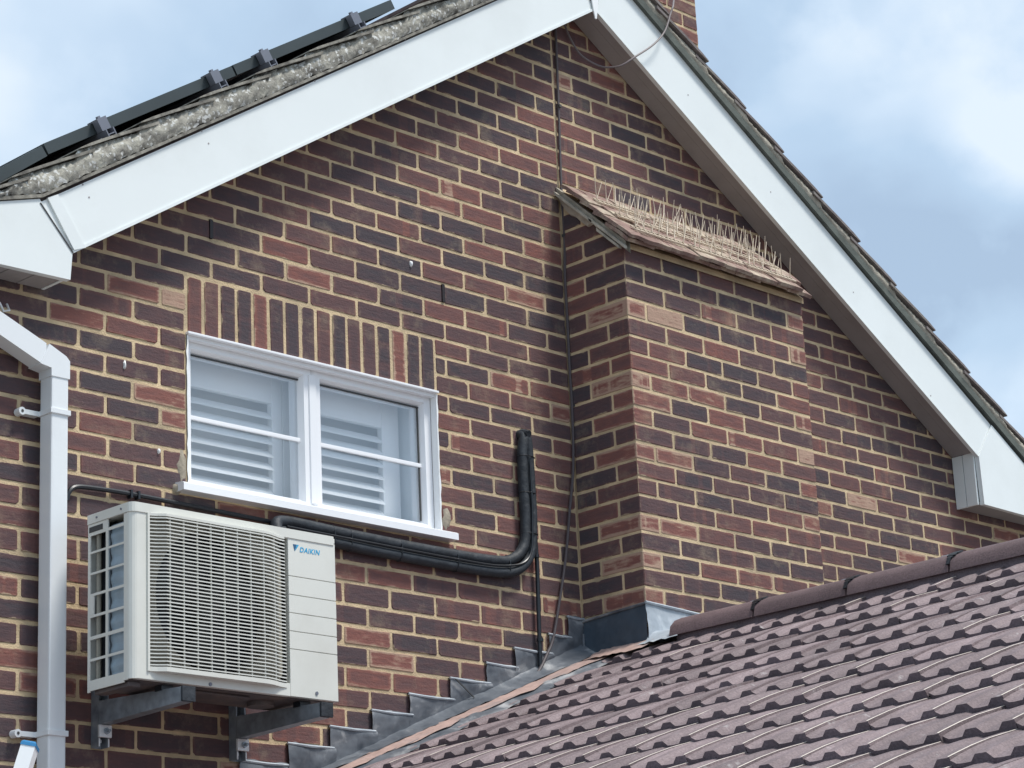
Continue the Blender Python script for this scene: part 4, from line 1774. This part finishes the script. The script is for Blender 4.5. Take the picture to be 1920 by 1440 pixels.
slat_me = mesh_from('slat', vs, fs, M['ac'])
NSL = 41
for i in range(NSL):
    z = GZ0 + .016 + (GZ1 - GZ0 - .032) * i / (NSL - 1)
    o = obj('slat', slat_me, grille)
    o.location = (0, 0, z)
# screws
for sx_, sz_ in ((-1.705, ZB + .020), (X0 + .30, ZB + .008)):
    mb = MB()
    mb.tube([(sx_, YFR + .001, sz_), (sx_, YFR - .003, sz_)], .006, seg=10)
    mb.build('screw', M['alu'], ac)
for f_ in (.22, .78):
    mb = MB()
    mb.tube([(X0 - .001, yo(f_), ZT - .015), (X0 - .006, yo(f_), ZT - .015)], .0035, seg=8)
    mb.build('screw', M['alu'], ac)
# logo
cu = bpy.data.curves.new('logo_text', 'FONT')
cu.body = 'DAIKIN'
cu.size = .0235
cu.shear = .22
cu.offset = .00055
cu.space_character = 1.12
cu.extrude = .0003
tmp = bpy.data.objects.new('tmp', cu)
COL.objects.link(tmp)
bpy.context.view_layer.update()
me = bpy.data.meshes.new_from_object(tmp.evaluated_get(bpy.context.evaluated_depsgraph_get()))
bpy.data.objects.remove(tmp)
me.materials.clear()
me.materials.append(M['blue'])
Mt = Matrix.Translation((-1.766, YFR - .0006, -1.861)) @ Matrix.Rotation(math.radians(90), 4, 'X')
me.transform(Mt)
lo = obj('logo', me, ac)
mb = MB()
mb.prism([(-1.793, -1.8385), (-1.778, -1.8385), (-1.7865, -1.861)], 'y', YFR - .0010, YFR - .0002)
mb.build('logo_triangle', M['blue_dark'], ac)
mb = MB()
mb.prism([(-1.777, -1.8385), (-1.768, -1.8385), (-1.7855, -1.861)], 'y', YFR - .0010, YFR - .0002)
mb.build('logo_triangle', M['blue'], ac)

# wall brackets
for i, bx in enumerate((-2.283, -1.728)):
    t_ = thing('wall_bracket', ('galvanised steel bracket under the left end of the air conditioner', 'galvanised steel bracket under the right end of the air conditioner')[i], 'bracket',
               (bx, 0, -2.49), 'brackets under the air conditioner')
    mb = MB()
    # vertical strut (slotted channel)
    mb.box(bx - .020, bx - .016, -.040, -.001, -2.49, -2.20)
    mb.box(bx + .016, bx + .020, -.040, -.001, -2.49, -2.20)
    mb.box(bx - .0155, bx + .0155, -.006, -.002, -2.49, -2.20)
    mb.build('upright', M['galv'], t_)
    mb = MB()
    y1 = -.462
    vs = [(bx - .0195, -.041, -2.440), (bx - .0195, y1, -2.402), (bx - .0195, y1, -2.364), (bx - .0195, -.041, -2.364)]
    mb.prism([(-.041, -2.416), (y1, -2.408), (y1, -2.366), (-.041, -2.345)], 'x', bx - .0200, bx - .0168)
    mb.prism([(-.041, -2.416), (y1, -2.408), (y1, -2.366), (-.041, -2.345)], 'x', bx + .0168, bx + .0200)
    mb.prism([(-.041, -2.4165), (y1, -2.4085), (y1, -2.4120), (-.041, -2.4200)], 'x', bx - .0205, bx + .0205)
    mb.build('arm', M['galv'], t_)
    mb = MB()
    mb.box(bx - .0200, bx + .030, y1 - .010, y1 - .001, -2.411, -2.364, bev=.002)
    mb.build('end_cap', M['blacktape'], t_)
    mb = MB()
    mb.box(bx - .024, bx + .024, -.052, -.0415, -2.461, -2.421, bev=.002)
    mb.build('clamp_plate', M['zinc'], t_)
    mb = MB()
    mb.tube([(bx + .002, -.0525, -2.441), (bx + .002, -.058, -2.441)], .011, seg=6)
    mb.tube([(bx + .002, -.058, -2.441), (bx + .002, -.072, -2.441)], .005, seg=8)
    mb.build('bolt', M['galv'], t_)
    for sg in (-1, 1):
        mb = MB()
        mb.box(bx + sg * .018 - .002, bx + sg * .018 + .002, -.0435, -.0405, -2.489, -2.463)
        mb.build('channel_lip', M['zinc'], t_)
    mb = MB()
    mb.tube([(bx, -.0065, -2.468), (bx, -.020, -2.468)], .008, seg=6)
    mb.build('wall_screw', M['zinc'], t_)
    mb = MB()
    mb.box(bx - .022, bx + .022, YFR + .03, YFR + .065, -2.3635, ZB - .0035)
    mb.build('rubber_foot', M['black'], t_)

# ------------------------------------------------------------------ downpipe
dp = thing('downpipe', 'white square plastic downpipe cranked at the top, left of the air conditioner', 'downpipe', (-2.492, -.058, GZ))
PX0, PX1, PY0, PY1 = -2.527, -2.462, -.092, -.027


def sq_pipe(name, x0, x1, z0, z1, grow=0.0, mat='downpipe'):
    b_ = MB()
    b_.box(x0 - grow, x1 + grow, PY0 - grow, PY1 + grow, z0, z1, bev=.006)
    return b_.build(name, M[mat], dp)


sq_pipe('pipe', PX0, PX1, GZ, -1.315)
# elbow and offset
sl_ = math.tan(math.radians(22.5))
cx_ = (PX0 + PX1) / 2


def slant(name, xa, xb, h0, grow):
    b_ = MB()
    # outer top edge line goes up to the left at 22.5 deg from the elbow
    za = lambda x: -1.252 + (PX1 - x) * .41
    t_ = .078
    b_.prism([(xb, za(xb) + grow), (xa, za(xa) + grow), (xa, za(xa) - t_ - grow), (xb, za(xb) - t_ - grow)], 'y', PY0 - grow, PY1 + grow)
    return b_.build(name, M['downpipe'], dp)


b_ = MB()
za = lambda x: -1.252 + (PX1 - x) * .41
b_.prism([(PX1 + .003, -1.322), (PX1 + .003, -1.262), (PX1 - .012, -1.247), (PX0 - .012, za(PX0 - .012) + .003), (PX0 - .045, za(PX0 - .045) - .082), (PX0 - .003, -1.296), (PX0 - .003, -1.322)], 'y', PY0 - .003, PY1 + .003)
b_.build('elbow', M['downpipe'], dp)
slant('offset_pipe', EL + .1, PX0 - .022, 0, 0)
for zc in (-1.437, -2.470):
    b_ = MB()
    b_.box(PX0 - .006, PX1 + .006, PY0 - .006, PY1 + .002, zc - .009, zc + .009, bev=.002)
    b_.box(PX1 + .004, PX1 + .016, PY1 - .006, PY1 + .024, zc - .008, zc + .008)
    b_.prism([(PY1 + .024, zc - .008), (PY1 + .024, zc + .008), (PY1 - .004, zc + .008), (PY1 - .004, zc - .008)], 'x', PX0 - .070, PX0 - .006)
    b_.tube([(PX0 - .070, PY1 - .006, zc), (PX0 - .070, PY1 + .024, zc)], .013, seg=12)
    c_ = b_.build('clip', M['downpipe'], dp)
    b_ = MB()
    b_.tube([(PX0 - .070, PY1 - .0065, zc), (PX0 - .070, PY1 - .0075, zc)], .005, seg=8)
    b_.build('clip_screw', M['seam'], c_)
# hooked bracket under the eaves
t_ = MB()
t_.tube([(-2.70, -.02, -1.075), (-2.70, -.05, -1.10), (-2.685, -.05, -1.125), (-2.66, -.045, -1.115), (-2.66, -.03, -1.09)], .004, seg=6)
hk = t_.build('wire_hook', M['zinc'])
tag(hk, 'small bent white wire hook just under the left eaves box', 'hook')

# ------------------------------------------------------------------ lagged pipes and cables
lag = thing('insulated_pipe_run', 'pair of black insulated pipes strapped together, running from the unit up the wall', 'pipes', (-.9, 0, -1.66))


def smooth_path(ctrl, n=8):
    ctrl = [Vector(c) for c in ctrl]
    pts = []
    for i in range(len(ctrl) - 1):
        p0 = ctrl[max(0, i - 1)]
        p1, p2 = ctrl[i], ctrl[i + 1]
        p3 = ctrl[min(len(ctrl) - 1, i + 2)]
        for k in range(n):
            t = k / n
            pts.append(.5 * ((2 * p1) + (-p0 + p2) * t + (2 * p0 - 5 * p1 + 4 * p2 - p3) * t * t + (-p0 + 3 * p1 - 3 * p2 + p3) * t ** 3))
    pts.append(ctrl[-1])
    return pts


R1 = .021
yl = -.026
pathA = smooth_path([(-1.56, -.10, -1.78), (-1.57, -.05, -1.675), (-1.50, yl, -1.643), (-1.30, yl, -1.648), (-1.05, yl, -1.653), (-.75, yl, -1.655), (-.50, yl, -1.650),
                     (-.40, yl, -1.632), (-.335, yl, -1.575), (-.318, yl, -1.48), (-.318, yl, -1.35), (-.316, yl, -1.20), (-.302, yl, -1.135), (-.298, .01, -1.12)])
pathB = smooth_path([(-1.60, -.12, -1.80), (-1.60, -.06, -1.705), (-1.52, yl - .004, -1.682), (-1.30, yl - .002, -1.688), (-1.05, yl, -1.693), (-.75, yl, -1.696), (-.50, yl, -1.692),
                     (-.38, yl - .003, -1.672), (-.300, yl, -1.600), (-.279, yl, -1.48), (-.279, yl, -1.35), (-.282, yl, -1.20), (-.292, yl, -1.137), (-.298, .01, -1.122)])
mb = MB()
mb.tube(pathA, R1, seg=12)
mb.build('lagged_pipe', M['blacktape'], lag, smooth=True)
mb = MB()
mb.tube(pathB, R1 * .96, seg=12)
mb.build('lagged_pipe', M['blacktape'], lag, smooth=True)
mb = MB()
mb.tube(smooth_path([(x, yl - .022, z - .02) for x, _, z in [(-1.52, 0, -1.648), (-1.2, 0, -1.652), (-.75, 0, -1.656), (-.47, 0, -1.650), (-.33, 0, -1.60), (-.30, 0, -1.45), (-.298, 0, -1.22)]]), .0045, seg=6)
mb.build('control_cable', M['black'], lag, smooth=True)
for (x, z, ver) in ((-1.30, -1.668, 0), (-1.22, -1.669, 0), (-.98, -1.674, 0), (-.70, -1.676, 0), (-.43, -1.664, 0), (-.300, -1.52, 1), (-.300, -1.36, 1), (-.298, -1.215, 1)):
    mb = MB()
    ring = []
    for k in range(17):
        a = 2 * math.pi * k / 16
        ca, sa = math.cos(a), math.sin(a)
        if ver:
            ring.append((x + .042 * ca * (1 if abs(ca) > .2 else 1), yl + .0235 * sa, z))
        else:
            ring.append((x, yl + .0235 * sa, z + .043 * ca))
    mb.tube(ring, .0022, seg=5, cap=False)
    mb.build('cable_tie', M['black'], lag)
# flap at top
mb = MB()
mb.tube([(-.300, -.01, -1.112), (-.300, -.052, -1.128)], .014, seg=8)
mb.build('end_flap', M['blacktape'], lag)

con = MB()
con.tube(smooth_path([(-.262, -.020, -1.50), (-.258, -.020, -1.62), (-.262, -.020, -1.80), (-.268, -.021, -2.025)], 4), .0084, seg=10)
co = con.build('drain_hose', M['black'], None, smooth=True)
tag(co, 'thin straight black hose dropping from the lagged pipes to the lead flashing', 'hose')
for zc in (-1.60, -1.925):
    mb = MB()
    mb.tube([(-.262, -.020, zc - .006), (-.262, -.020, zc + .006)], .0135, seg=10)
    mb.build('hose_clip', M['black'], co)

mb = MB()
mb.tube(smooth_path([(-2.412, -.012, -1.70), (-2.400, -.014, -1.668), (-2.372, -.014, -1.650), (-2.30, -.014, -1.644), (-2.16, -.013, -1.641), (-1.95, -.013, -1.644), (-1.7, -.013, -1.648), (-1.53, -.016, -1.652)]), .0085, seg=8)
o = mb.build('black_cable', M['black'], None, smooth=True)
tag(o, 'black cable bent down at its left end, clipped above the air conditioner', 'cable')
for x in (-2.13, -2.16):
    mb = MB()
    mb.box(x - .004, x + .004, -.024, -.004, -1.656, -1.629)
    mb.build('cable_clip', M['black'], o)

cab = [(.018, -.010, .80), (.020, -.010, .678), (.013, -.010, .338), (.003, -.010, -.018), (.004, -.012, -.225), (-.006, -.012, -.40), (-.006, -.012, -.592), (-.008, -.012, -.817),
       (-.006, -.012, -.948), (-.017, -.012, -1.194), (-.053, -.012, -1.394), (-.091, -.012, -1.591), (-.151, -.013, -1.808), (-.188, -.016, -1.915), (-.236, -.022, -1.985),
       (-.299, -.035, -2.055), (-.38, -.05, -2.105), (-.459, -.06, -2.145), (-.60, -.07, -2.21), (-.75, -.085, -2.27)]
mb = MB()
mb.tube(smooth_path(cab, 5), .0058, seg=7)
o = mb.build('wall_cable', M['cable'], None, smooth=True)
tag(o, 'brown cable running down the wall beside the chimney projection to the lead', 'cable')
for z in (.34, -.23, -.95):
    mb = MB()
    mb.box(-.002 if z < .3 else .008, .012 if z < .3 else .020, -.021, -.003, z - .006, z + .006)
    mb.build('cable_clip', M['seam'], o)

wp = [(.70, -.10, 1.05), (.600, -.17, .92), (.574, -.175, .873), (.520, -.18, .769), (.441, -.18, .684), (.333, -.17, .601), (.275, -.14, .555), (.25, -.10, .552), (.22, -.06, .565), (.155, -.03, .60), (.112, -.02, .65), (.08, -.012, .72), (.06, -.010, .80)]
mb = MB()
mb.tube(smooth_path(wp, 7), .0042, seg=7)
o = mb.build('aerial_wire', M['wire'], None, smooth=True)
tag(o, 'thin loose wire looping down over the right bargeboard below the apex', 'wire')

# pole tip at the lower left
pt = thing('pole', 'white pole end with blue cap standing in the lower left corner', 'pole', (-2.93, -.52, GZ))
mb = MB()
a_ = on_y(57, 1397, -.50)
b2_ = on_y(25, 1500, -.50)
dv = (b2_ - a_).normalized()
mb.tube([a_ + dv * .008, a_ + dv * 2.75], .030, seg=4)
mb.build('shaft', M['drip'], pt)
mb = MB()
mb.tube([a_ - dv * .006, a_ + dv * .0, a_ + dv * .010], [.024, .0315, .0325], seg=4)
mb.build('cap', M['bluecap'], pt)

# ------------------------------------------------------------------ lean-to roof
RT, RZ0 = .4, -2.000
RA = math.atan(RT)
UPR = Vector((math.cos(RA), 0, math.sin(RA)))
NRR = Vector((-math.sin(RA), 0, math.cos(RA)))
XG = .2520
GG = XG / math.cos(RA)
TWD = .1925
SEAM0 = -3.099


def plane_z(x):
    return RZ0 + RT * x


side_roof = thing('extension_roof', 'plum coloured interlocking tiled roof of the lower extension, sloping down to the left', 'roof', (-1.6, -2, -2.8))
PROF = [(0, .0160), (.031, .0160), (.046, .0), (.068, -.0008), (.086, 0), (.100, .0145), (.128, .0145), (.142, 0), (.165, -.0008), (.178, 0), (.1915, .009)]
TH = .0130


def roof_tile_me(pale):
    segs = [0, .12, .35, .62, 1.0, 1.22]
    vs, fs, mi = [], [], []
    n = len(PROF)
    for q in segs:
        X = GG * q
        base = TH * (1 - q) + .0050 * math.sin(math.pi * min(1, q))
        hf = max(.30, 1 - .60 * q)
        if q == 0:
            base -= .0015
        for (y, h) in PROF:
            vs.append((X, y, base + h * hf))
    ns = len(segs)
    for s in range(ns - 1):
        for i in range(n - 1):
            fs.append((s * n + i, (s + 1) * n + i, (s + 1) * n + i + 1, s * n + i + 1))
            mi.append(0)
    # butt face down to the plane
    b0 = len(vs)
    for (y, h) in PROF:
        hb = -.003
        vs.append((.003, y, hb))
    for i in range(n - 1):
        fs.append((i, i + 1, b0 + i + 1, b0 + i))
        mi.append(1)
    # side-lap lip facing -y
    b1 = len(vs)
    for q in segs:
        X = GG * q
        base = TH * (1 - q) + .0050 * math.sin(math.pi * min(1, q))
        vs.append((X + (.003 if q == 0 else 0), -.0005, base - .003))
    for s in range(ns - 1):
        fs.append((s * n, b1 + s, b1 + s + 1, (s + 1) * n))
        mi.append(0)
    # worn arris strip along the lip top, its sky highlight painted in
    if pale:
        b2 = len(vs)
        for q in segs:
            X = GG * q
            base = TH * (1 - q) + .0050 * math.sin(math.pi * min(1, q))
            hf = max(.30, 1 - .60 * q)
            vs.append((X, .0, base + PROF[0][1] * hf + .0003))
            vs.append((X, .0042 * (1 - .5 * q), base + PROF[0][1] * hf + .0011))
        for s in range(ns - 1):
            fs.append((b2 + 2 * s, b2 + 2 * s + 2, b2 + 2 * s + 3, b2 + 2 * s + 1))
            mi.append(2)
    mats = [M['rtile'], M['rtile_edge'], M['rtile_worn_highlight'] if pale else M['rtile_edge']]
    return mesh_from('roof_tile', vs, fs, mats, False, mi)


RT_DULL = roof_tile_me(False)
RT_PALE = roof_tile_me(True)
butts = [-.129, -.396, -.637, -.889, -1.130, -1.382, -1.629, -1.887, -2.131, -2.390, -2.642, -2.894, -3.146, -3.398]
srw = world_loc(side_roof)
cand = []
for ri, xb in enumerate(butts):
    for ci in range(-7, 15):
        y0 = SEAM0 + ci * TWD
        if y0 < -4.5:
            continue
        P = Vector((xb, y0, plane_z(xb)))
        ctr = P + UPR * .13 + Vector((0, TWD / 2, 0))
        u, v = proj(ctr)
        d = (ctr - CAM).length
        vis = -120 < u < 2040 and v < 1560
        cand.append((vis, 1 / d, ri, P))
cand.sort(key=lambda q: (not q[0], -q[1]))
MR = Matrix.Rotation(-RA, 4, 'Y')
cull = cand[:300]
for vis, _, ri, P in cull:
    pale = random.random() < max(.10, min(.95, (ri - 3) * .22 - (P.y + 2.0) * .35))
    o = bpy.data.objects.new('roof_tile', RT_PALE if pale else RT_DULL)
    link(o, side_roof)
    o.matrix_basis = Matrix.Translation(P - srw + NRR * random.uniform(0, .004) + UPR * random.gauss(0, .003)) @ MR @ Matrix.Rotation(random.gauss(0, .009), 4, 'X') @ Matrix.Rotation(random.gauss(0, .006), 4, 'Z') @ Matrix.Rotation(random.gauss(0, .005), 4, 'Y')
vs, fs, mis = [], [], []
for vis, _, ri, P in cand[300:]:
    Mx = Matrix.Translation(P) @ MR
    b0 = len(vs)
    vs += [Mx @ v_.co for v_ in RT_DULL.vertices]
    fs += [tuple(b0 + i_ for i_ in p_.vertices) for p_ in RT_DULL.polygons]
    mis += [p_.material_index for p_ in RT_DULL.polygons]
if vs:
    o = obj('tile_field', mesh_from('tile_field', vs, fs, [M['rtile'], M['rtile_edge'], M['rtile_edge']], False, mis), side_roof)
    o['kind'] = 'stuff'
# roof body under the tiles
mb = MB()
xe = -3.6
mb.prism([(xe, plane_z(xe) - .02), (.09, plane_z(.09) - .02), (.09 + 3.0, plane_z(.09) - .02 - 1.2), (.09 + 3.0, plane_z(.09) - 1.3), (.09, plane_z(.09) - .12), (xe, plane_z(xe) - .12)], 'y', -4.6, -.345)
mb.build('roof_underlay', M['rtile_edge'], side_roof)
mb = MB()
mb.prism([(xe, plane_z(xe) - .02), (-.012, plane_z(-.012) - .02), (-.012, plane_z(-.012) - .12), (xe, plane_z(xe) - .12)], 'y', -.345, -.006)
mb.build('roof_underlay', M['rtile_edge'], side_roof)
# ridge tiles
mb = MB()
mb.prism([(-.018, plane_z(-.018) - .01), (-.018, -1.952), (.19, -1.952), (.19, -2.02)], 'y', -4.3, -.49)
mb.build('ridge_bedding', M['rtile_edge'], side_roof)
RX, RZr = .088, -1.957
yj = [-.465, -.873, -1.295, -1.733, -2.165, -2.60, -3.03, -3.46, -3.89, -4.32]
prof = []
for k in range(9):
    a = math.pi * k / 8
    prof.append((RX - .125 * math.cos(a), RZr + .083 * math.sin(a) ** .85 - .006))
for i, (ya, yb) in enumerate(zip(yj[:-1], yj[1:])):
    vs, fs = [], []
    n = len(prof)
    ya2, yb2 = ya - .004, yb + .004
    for y in (ya2, yb2):
        for (x, z) in prof:
            vs.append((x, y, z))
        for (x, z) in prof:
            vs.append((RX + (x - RX) * .88, y, RZr + (z - RZr) * .86))
    W = 2 * n
    for j in range(n - 1):
        fs.append((j, j + 1, W + j + 1, W + j))
        fs.append((n + j, W + n + j, W + n + j + 1, n + j + 1))
        fs.append((j, n + j, n + j + 1, j + 1))
        fs.append((W + j, W + j + 1, W + n + j + 1, W + n + j))
    fs += [(0, W, W + n, n), (n - 1, 2 * n - 1, W + 2 * n - 1, W + n - 1)]
    me = mesh_from('ridge_tile', vs, fs, M['ridge'], True)
    try:
        me.set_sharp_from_angle(angle=math.radians(35))
    except Exception:
        pass
    o = obj('ridge_tile', me, side_roof)
    if i > 0:
        mb = MB()
        def pr(a_, g_):
            a_ = math.radians(a_)
            return (RX - (.125 + g_) * math.cos(a_), RZr + (.083 + g_) * math.sin(a_) ** .85 - .006)
        for (a0_, a1_, w0_) in ((14, 32, .005), (32, 50, .008), (50, 66, .017), (40, 50, .015)):
            q_ = [pr(a0_, .001), pr(a1_, .001), pr(a1_, .0055), pr(a0_, .0055)]
            mb.prism(q_, 'y', ya - w0_, ya + w0_ + .004)
        mb.build('ridge_clip', M['black'], side_roof)
        blob_o = MB()
        blob_o.box(RX + .0, RX + .03, ya + .05, ya + .11, RZr + .079, RZr + .087, bev=.003)
        blob_o.build('ridge_mortar', M['lead_pale'], side_roof)

# ------------------------------------------------------------------ lead flashing
flash = thing('lead_flashing', 'stepped grey lead flashing following the extension roof up the wall and round the chimney projection', 'flashing', (-.9, 0, -2.3))


def fold_z(x):
    return -1.908 + .43 * x


steps = [(-1.70, -1.49, 34), (-1.490, -1.300, 33), (-1.300, -1.105, 32), (-1.105, -.924, 31), (-.924, -.718, 30), (-.718, -.529, 29), (-.529, -.380, 28), (-.380, -.190, 27), (-.190, -.082, 26), (-.082, -.004, 25)]
for i, (xa, xb, k) in enumerate(steps):
    zt = jz(k)
    vs, fs = [], []
    nx, nz = 8, 8
    r = random.Random(100 + i)
    # vertical upstand with a slightly wavy face, tapering to the fold line, and a folded-in top edge
    for a in range(nx + 1):
        q = a / nx
        x_ = xa - (.012 if a == 0 else 0) + (xb + .012 - xa) * q
        zb_ = fold_z(x_) - .012
        for c_ in range(nz + 1):
            p = c_ / nz
            z_ = zt + (zb_ - zt) * p
            y_ = -.007 - .0025 * (i % 2) * (1 - p) - .010 * math.sin(math.pi * p ** .7) * (1 - p * .6) * (0.6 + .4 * math.sin(q * 5 + 2 * i)) + .003 * (1 - p) * math.sin(9 * q + 7 * p + i) + r.uniform(-.001, .001)
            if c_ == 0:
                y_ = -.0075
                z_ += .004 + r.uniform(-.004, .006)
            if c_ == 1:
                z_ = zt - .002
                y_ = -.0125
            vs.append((x_, y_, z_))
        vs.append((x_, .006, zt + .001))
    W = nz + 2
    for a in range(nx):
        for c_ in range(nz):
            b0 = a * W + c_
            fs.append((b0, b0 + 1, b0 + W + 1, b0 + W))
        fs.append((a * W, (a + 1) * W, (a + 1) * W + nz + 1, a * W + nz + 1))
    me = mesh_from('flashing_step', vs, fs, M['lead'], True)
    o = obj('flashing_step', me, flash)
    # rolled pale top lip
    mb = MB()
    mb.tube([(xa - .014, -.011, zt + .001), ((xa + xb) / 2, -.013, zt - .003), (xb + .004, -.011, zt + .0)], [.0045, .0055, .004], seg=6)
    mb.build('lip', M['lead_pale'], o, smooth=True)
# lap joint line
mb = MB()
mb.prism([(-.716, -2.118), (-.708, -2.118), (-.622, -2.262 + .085), (-.628, -2.262 + .085)], 'y', -.024, -.0205)
mb.build('lap_edge', M['seam'], flash)


def drape(name, x0, x1, ya_f, yb_f, za_f, zb_f, mat, nx=40, ny=5, seed=1, amp=.003):
    r = random.Random(seed)
    vs, fs = [], []
    for i in range(nx + 1):
        x_ = x0 + (x1 - x0) * i / nx
        for j in range(ny + 1):
            q = j / ny
            y_ = ya_f(x_) + (yb_f(x_) - ya_f(x_)) * q
            z_ = za_f(x_) + (zb_f(x_) - za_f(x_)) * (q ** .8) + r.uniform(-amp, amp)
            vs.append((x_, y_, z_))
    W = ny + 1
    for i in range(nx):
        for j in range(ny):
            a = i * W + j
            fs.append((a, a + W, a + W + 1, a + 1))
    return obj(name, mesh_from(name, vs, fs, mat, True), flash)


wob = lambda x_: .012 * math.sin(x_ * 14) + .008 * math.sin(x_ * 31 + 1)
drape('apron', -3.3, -.01, lambda x_: -.004, lambda x_: -.085 + wob(x_) * .5, lambda x_: fold_z(x_) + .006, lambda x_: plane_z(x_) + .046, M['lead'], 90, 6, 2, .0035)
drape('mortar_strip', -3.3, -.02, lambda x_: -.048 + wob(x_) * .6, lambda x_: -.182 + wob(x_) * 1.5, lambda x_: plane_z(x_) + .048, lambda x_: plane_z(x_) + .036, M['salmon'], 110, 4, 3, .003)
drape('lead_soaker', -3.3, -.02, lambda x_: -.168 + wob(x_), lambda x_: -.232 + wob(x_), lambda x_: plane_z(x_) + .0365, lambda x_: plane_z(x_) + .014, M['lead'], 110, 3, 4, .002)
# side of the chimney breast
mb = MB()
z0_ = JZ[25]
vs, fs = [], []
nx, nz = 10, 7
r = random.Random(5)
for i in range(nx + 1):
    y_ = -.004 - (BD + .006) * i / nx
    zb_ = plane_z(0) + .012 - .0 * i
    zt_ = z0_ - .014 + .016 * i / nx
    for j in range(nz + 1):
        q = j / nz
        vs.append((-.010 - .004 * math.sin(math.pi * q) + r.uniform(-.0008, .0008), y_, zt_ + (zb_ - zt_) * q))
W = nz + 1
for i in range(nx):
    for j in range(nz):
        a = i * W + j
        fs.append((a, a + 1, a + W + 1, a + W))
obj('side_upstand', mesh_from('side_upstand', vs, fs, M['lead_shaded'], True), flash)
mb = MB()
mb.tube([(-.014, -.006, z0_ - .012), (-.014, -.17, z0_ - .004), (-.013, -BD - .008, z0_ + .003)], .0055, seg=6)
mb.tube([(-.016, -.014, z0_ - .06), (-.018, -.016, plane_z(0) + .015)], .006, seg=6)
mb.build('side_lip', M['lead'], flash, smooth=True)
# apron on the roof at the foot of the side upstand
drape('side_apron', -.115, -.008, lambda x_: -.40, lambda x_: -.10, lambda x_: plane_z(x_) + .042 + .010 * (x_ + .115) / .11, lambda x_: plane_z(x_) + .046 + .010 * (x_ + .115) / .11, M['salmon'], 6, 14, 6)
# front: pale upstand and saddle over the ridge
vs, fs = [], []
nx, nz = 16, 7
r = random.Random(8)
for i in range(nx + 1):
    x_ = -.014 + .40 * i / nx
    zt_ = z0_ + .006 - .020 * (i / nx)
    zb_ = -1.962 + .010 * math.sin(i)
    for j in range(nz + 1):
        q = j / nz
        y_ = -BD - .009 - .004 * math.sin(q * 3.1) - .010 * q * q + r.uniform(-.0015, .0015)
        vs.append((x_, y_, zt_ + (zb_ - zt_) * q))
W = nz + 1
for i in range(nx):
    for j in range(nz):
        a = i * W + j
        fs.append((a, a + 1, a + W + 1, a + W))
obj('front_upstand', mesh_from('front_upstand', vs, fs, M['lead_pale'], True), flash)
mb = MB()
mb.tube([(-.016, -BD - .012, z0_ + .006), (.18, -BD - .014, z0_ - .003), (.38, -BD - .012, z0_ - .012)], .006, seg=6)
mb.build('front_lip', M['lead_pale'], flash, smooth=True)
vs, fs = [], []
r = random.Random(9)
nx, ny = 12, 8
for i in range(nx + 1):
    x_ = -.075 + .30 * i / nx
    for j in range(ny + 1):
        q = j / ny
        y_ = -BD - .010 - (.16 + .02 * math.sin(i * 1.7)) * q
        top = -1.925 if x_ > .0 else plane_z(x_) + .044
        z_ = min(plane_z(min(x_, .09)) + .052 + .022 * (1 - q) * (1 if x_ > -.02 else 0), -1.915) + r.uniform(-.003, .003)
        if x_ > .11:
            z_ -= (x_ - .11) * .4
        vs.append((x_, y_, z_))
W = ny + 1
for i in range(nx):
    for j in range(ny):
        a = i * W + j
        fs.append((a, a + W, a + W + 1, a + 1))
obj('ridge_saddle', mesh_from('ridge_saddle', vs, fs, M['lead_pale'], True), flash)

SC.render.film_transparent = False
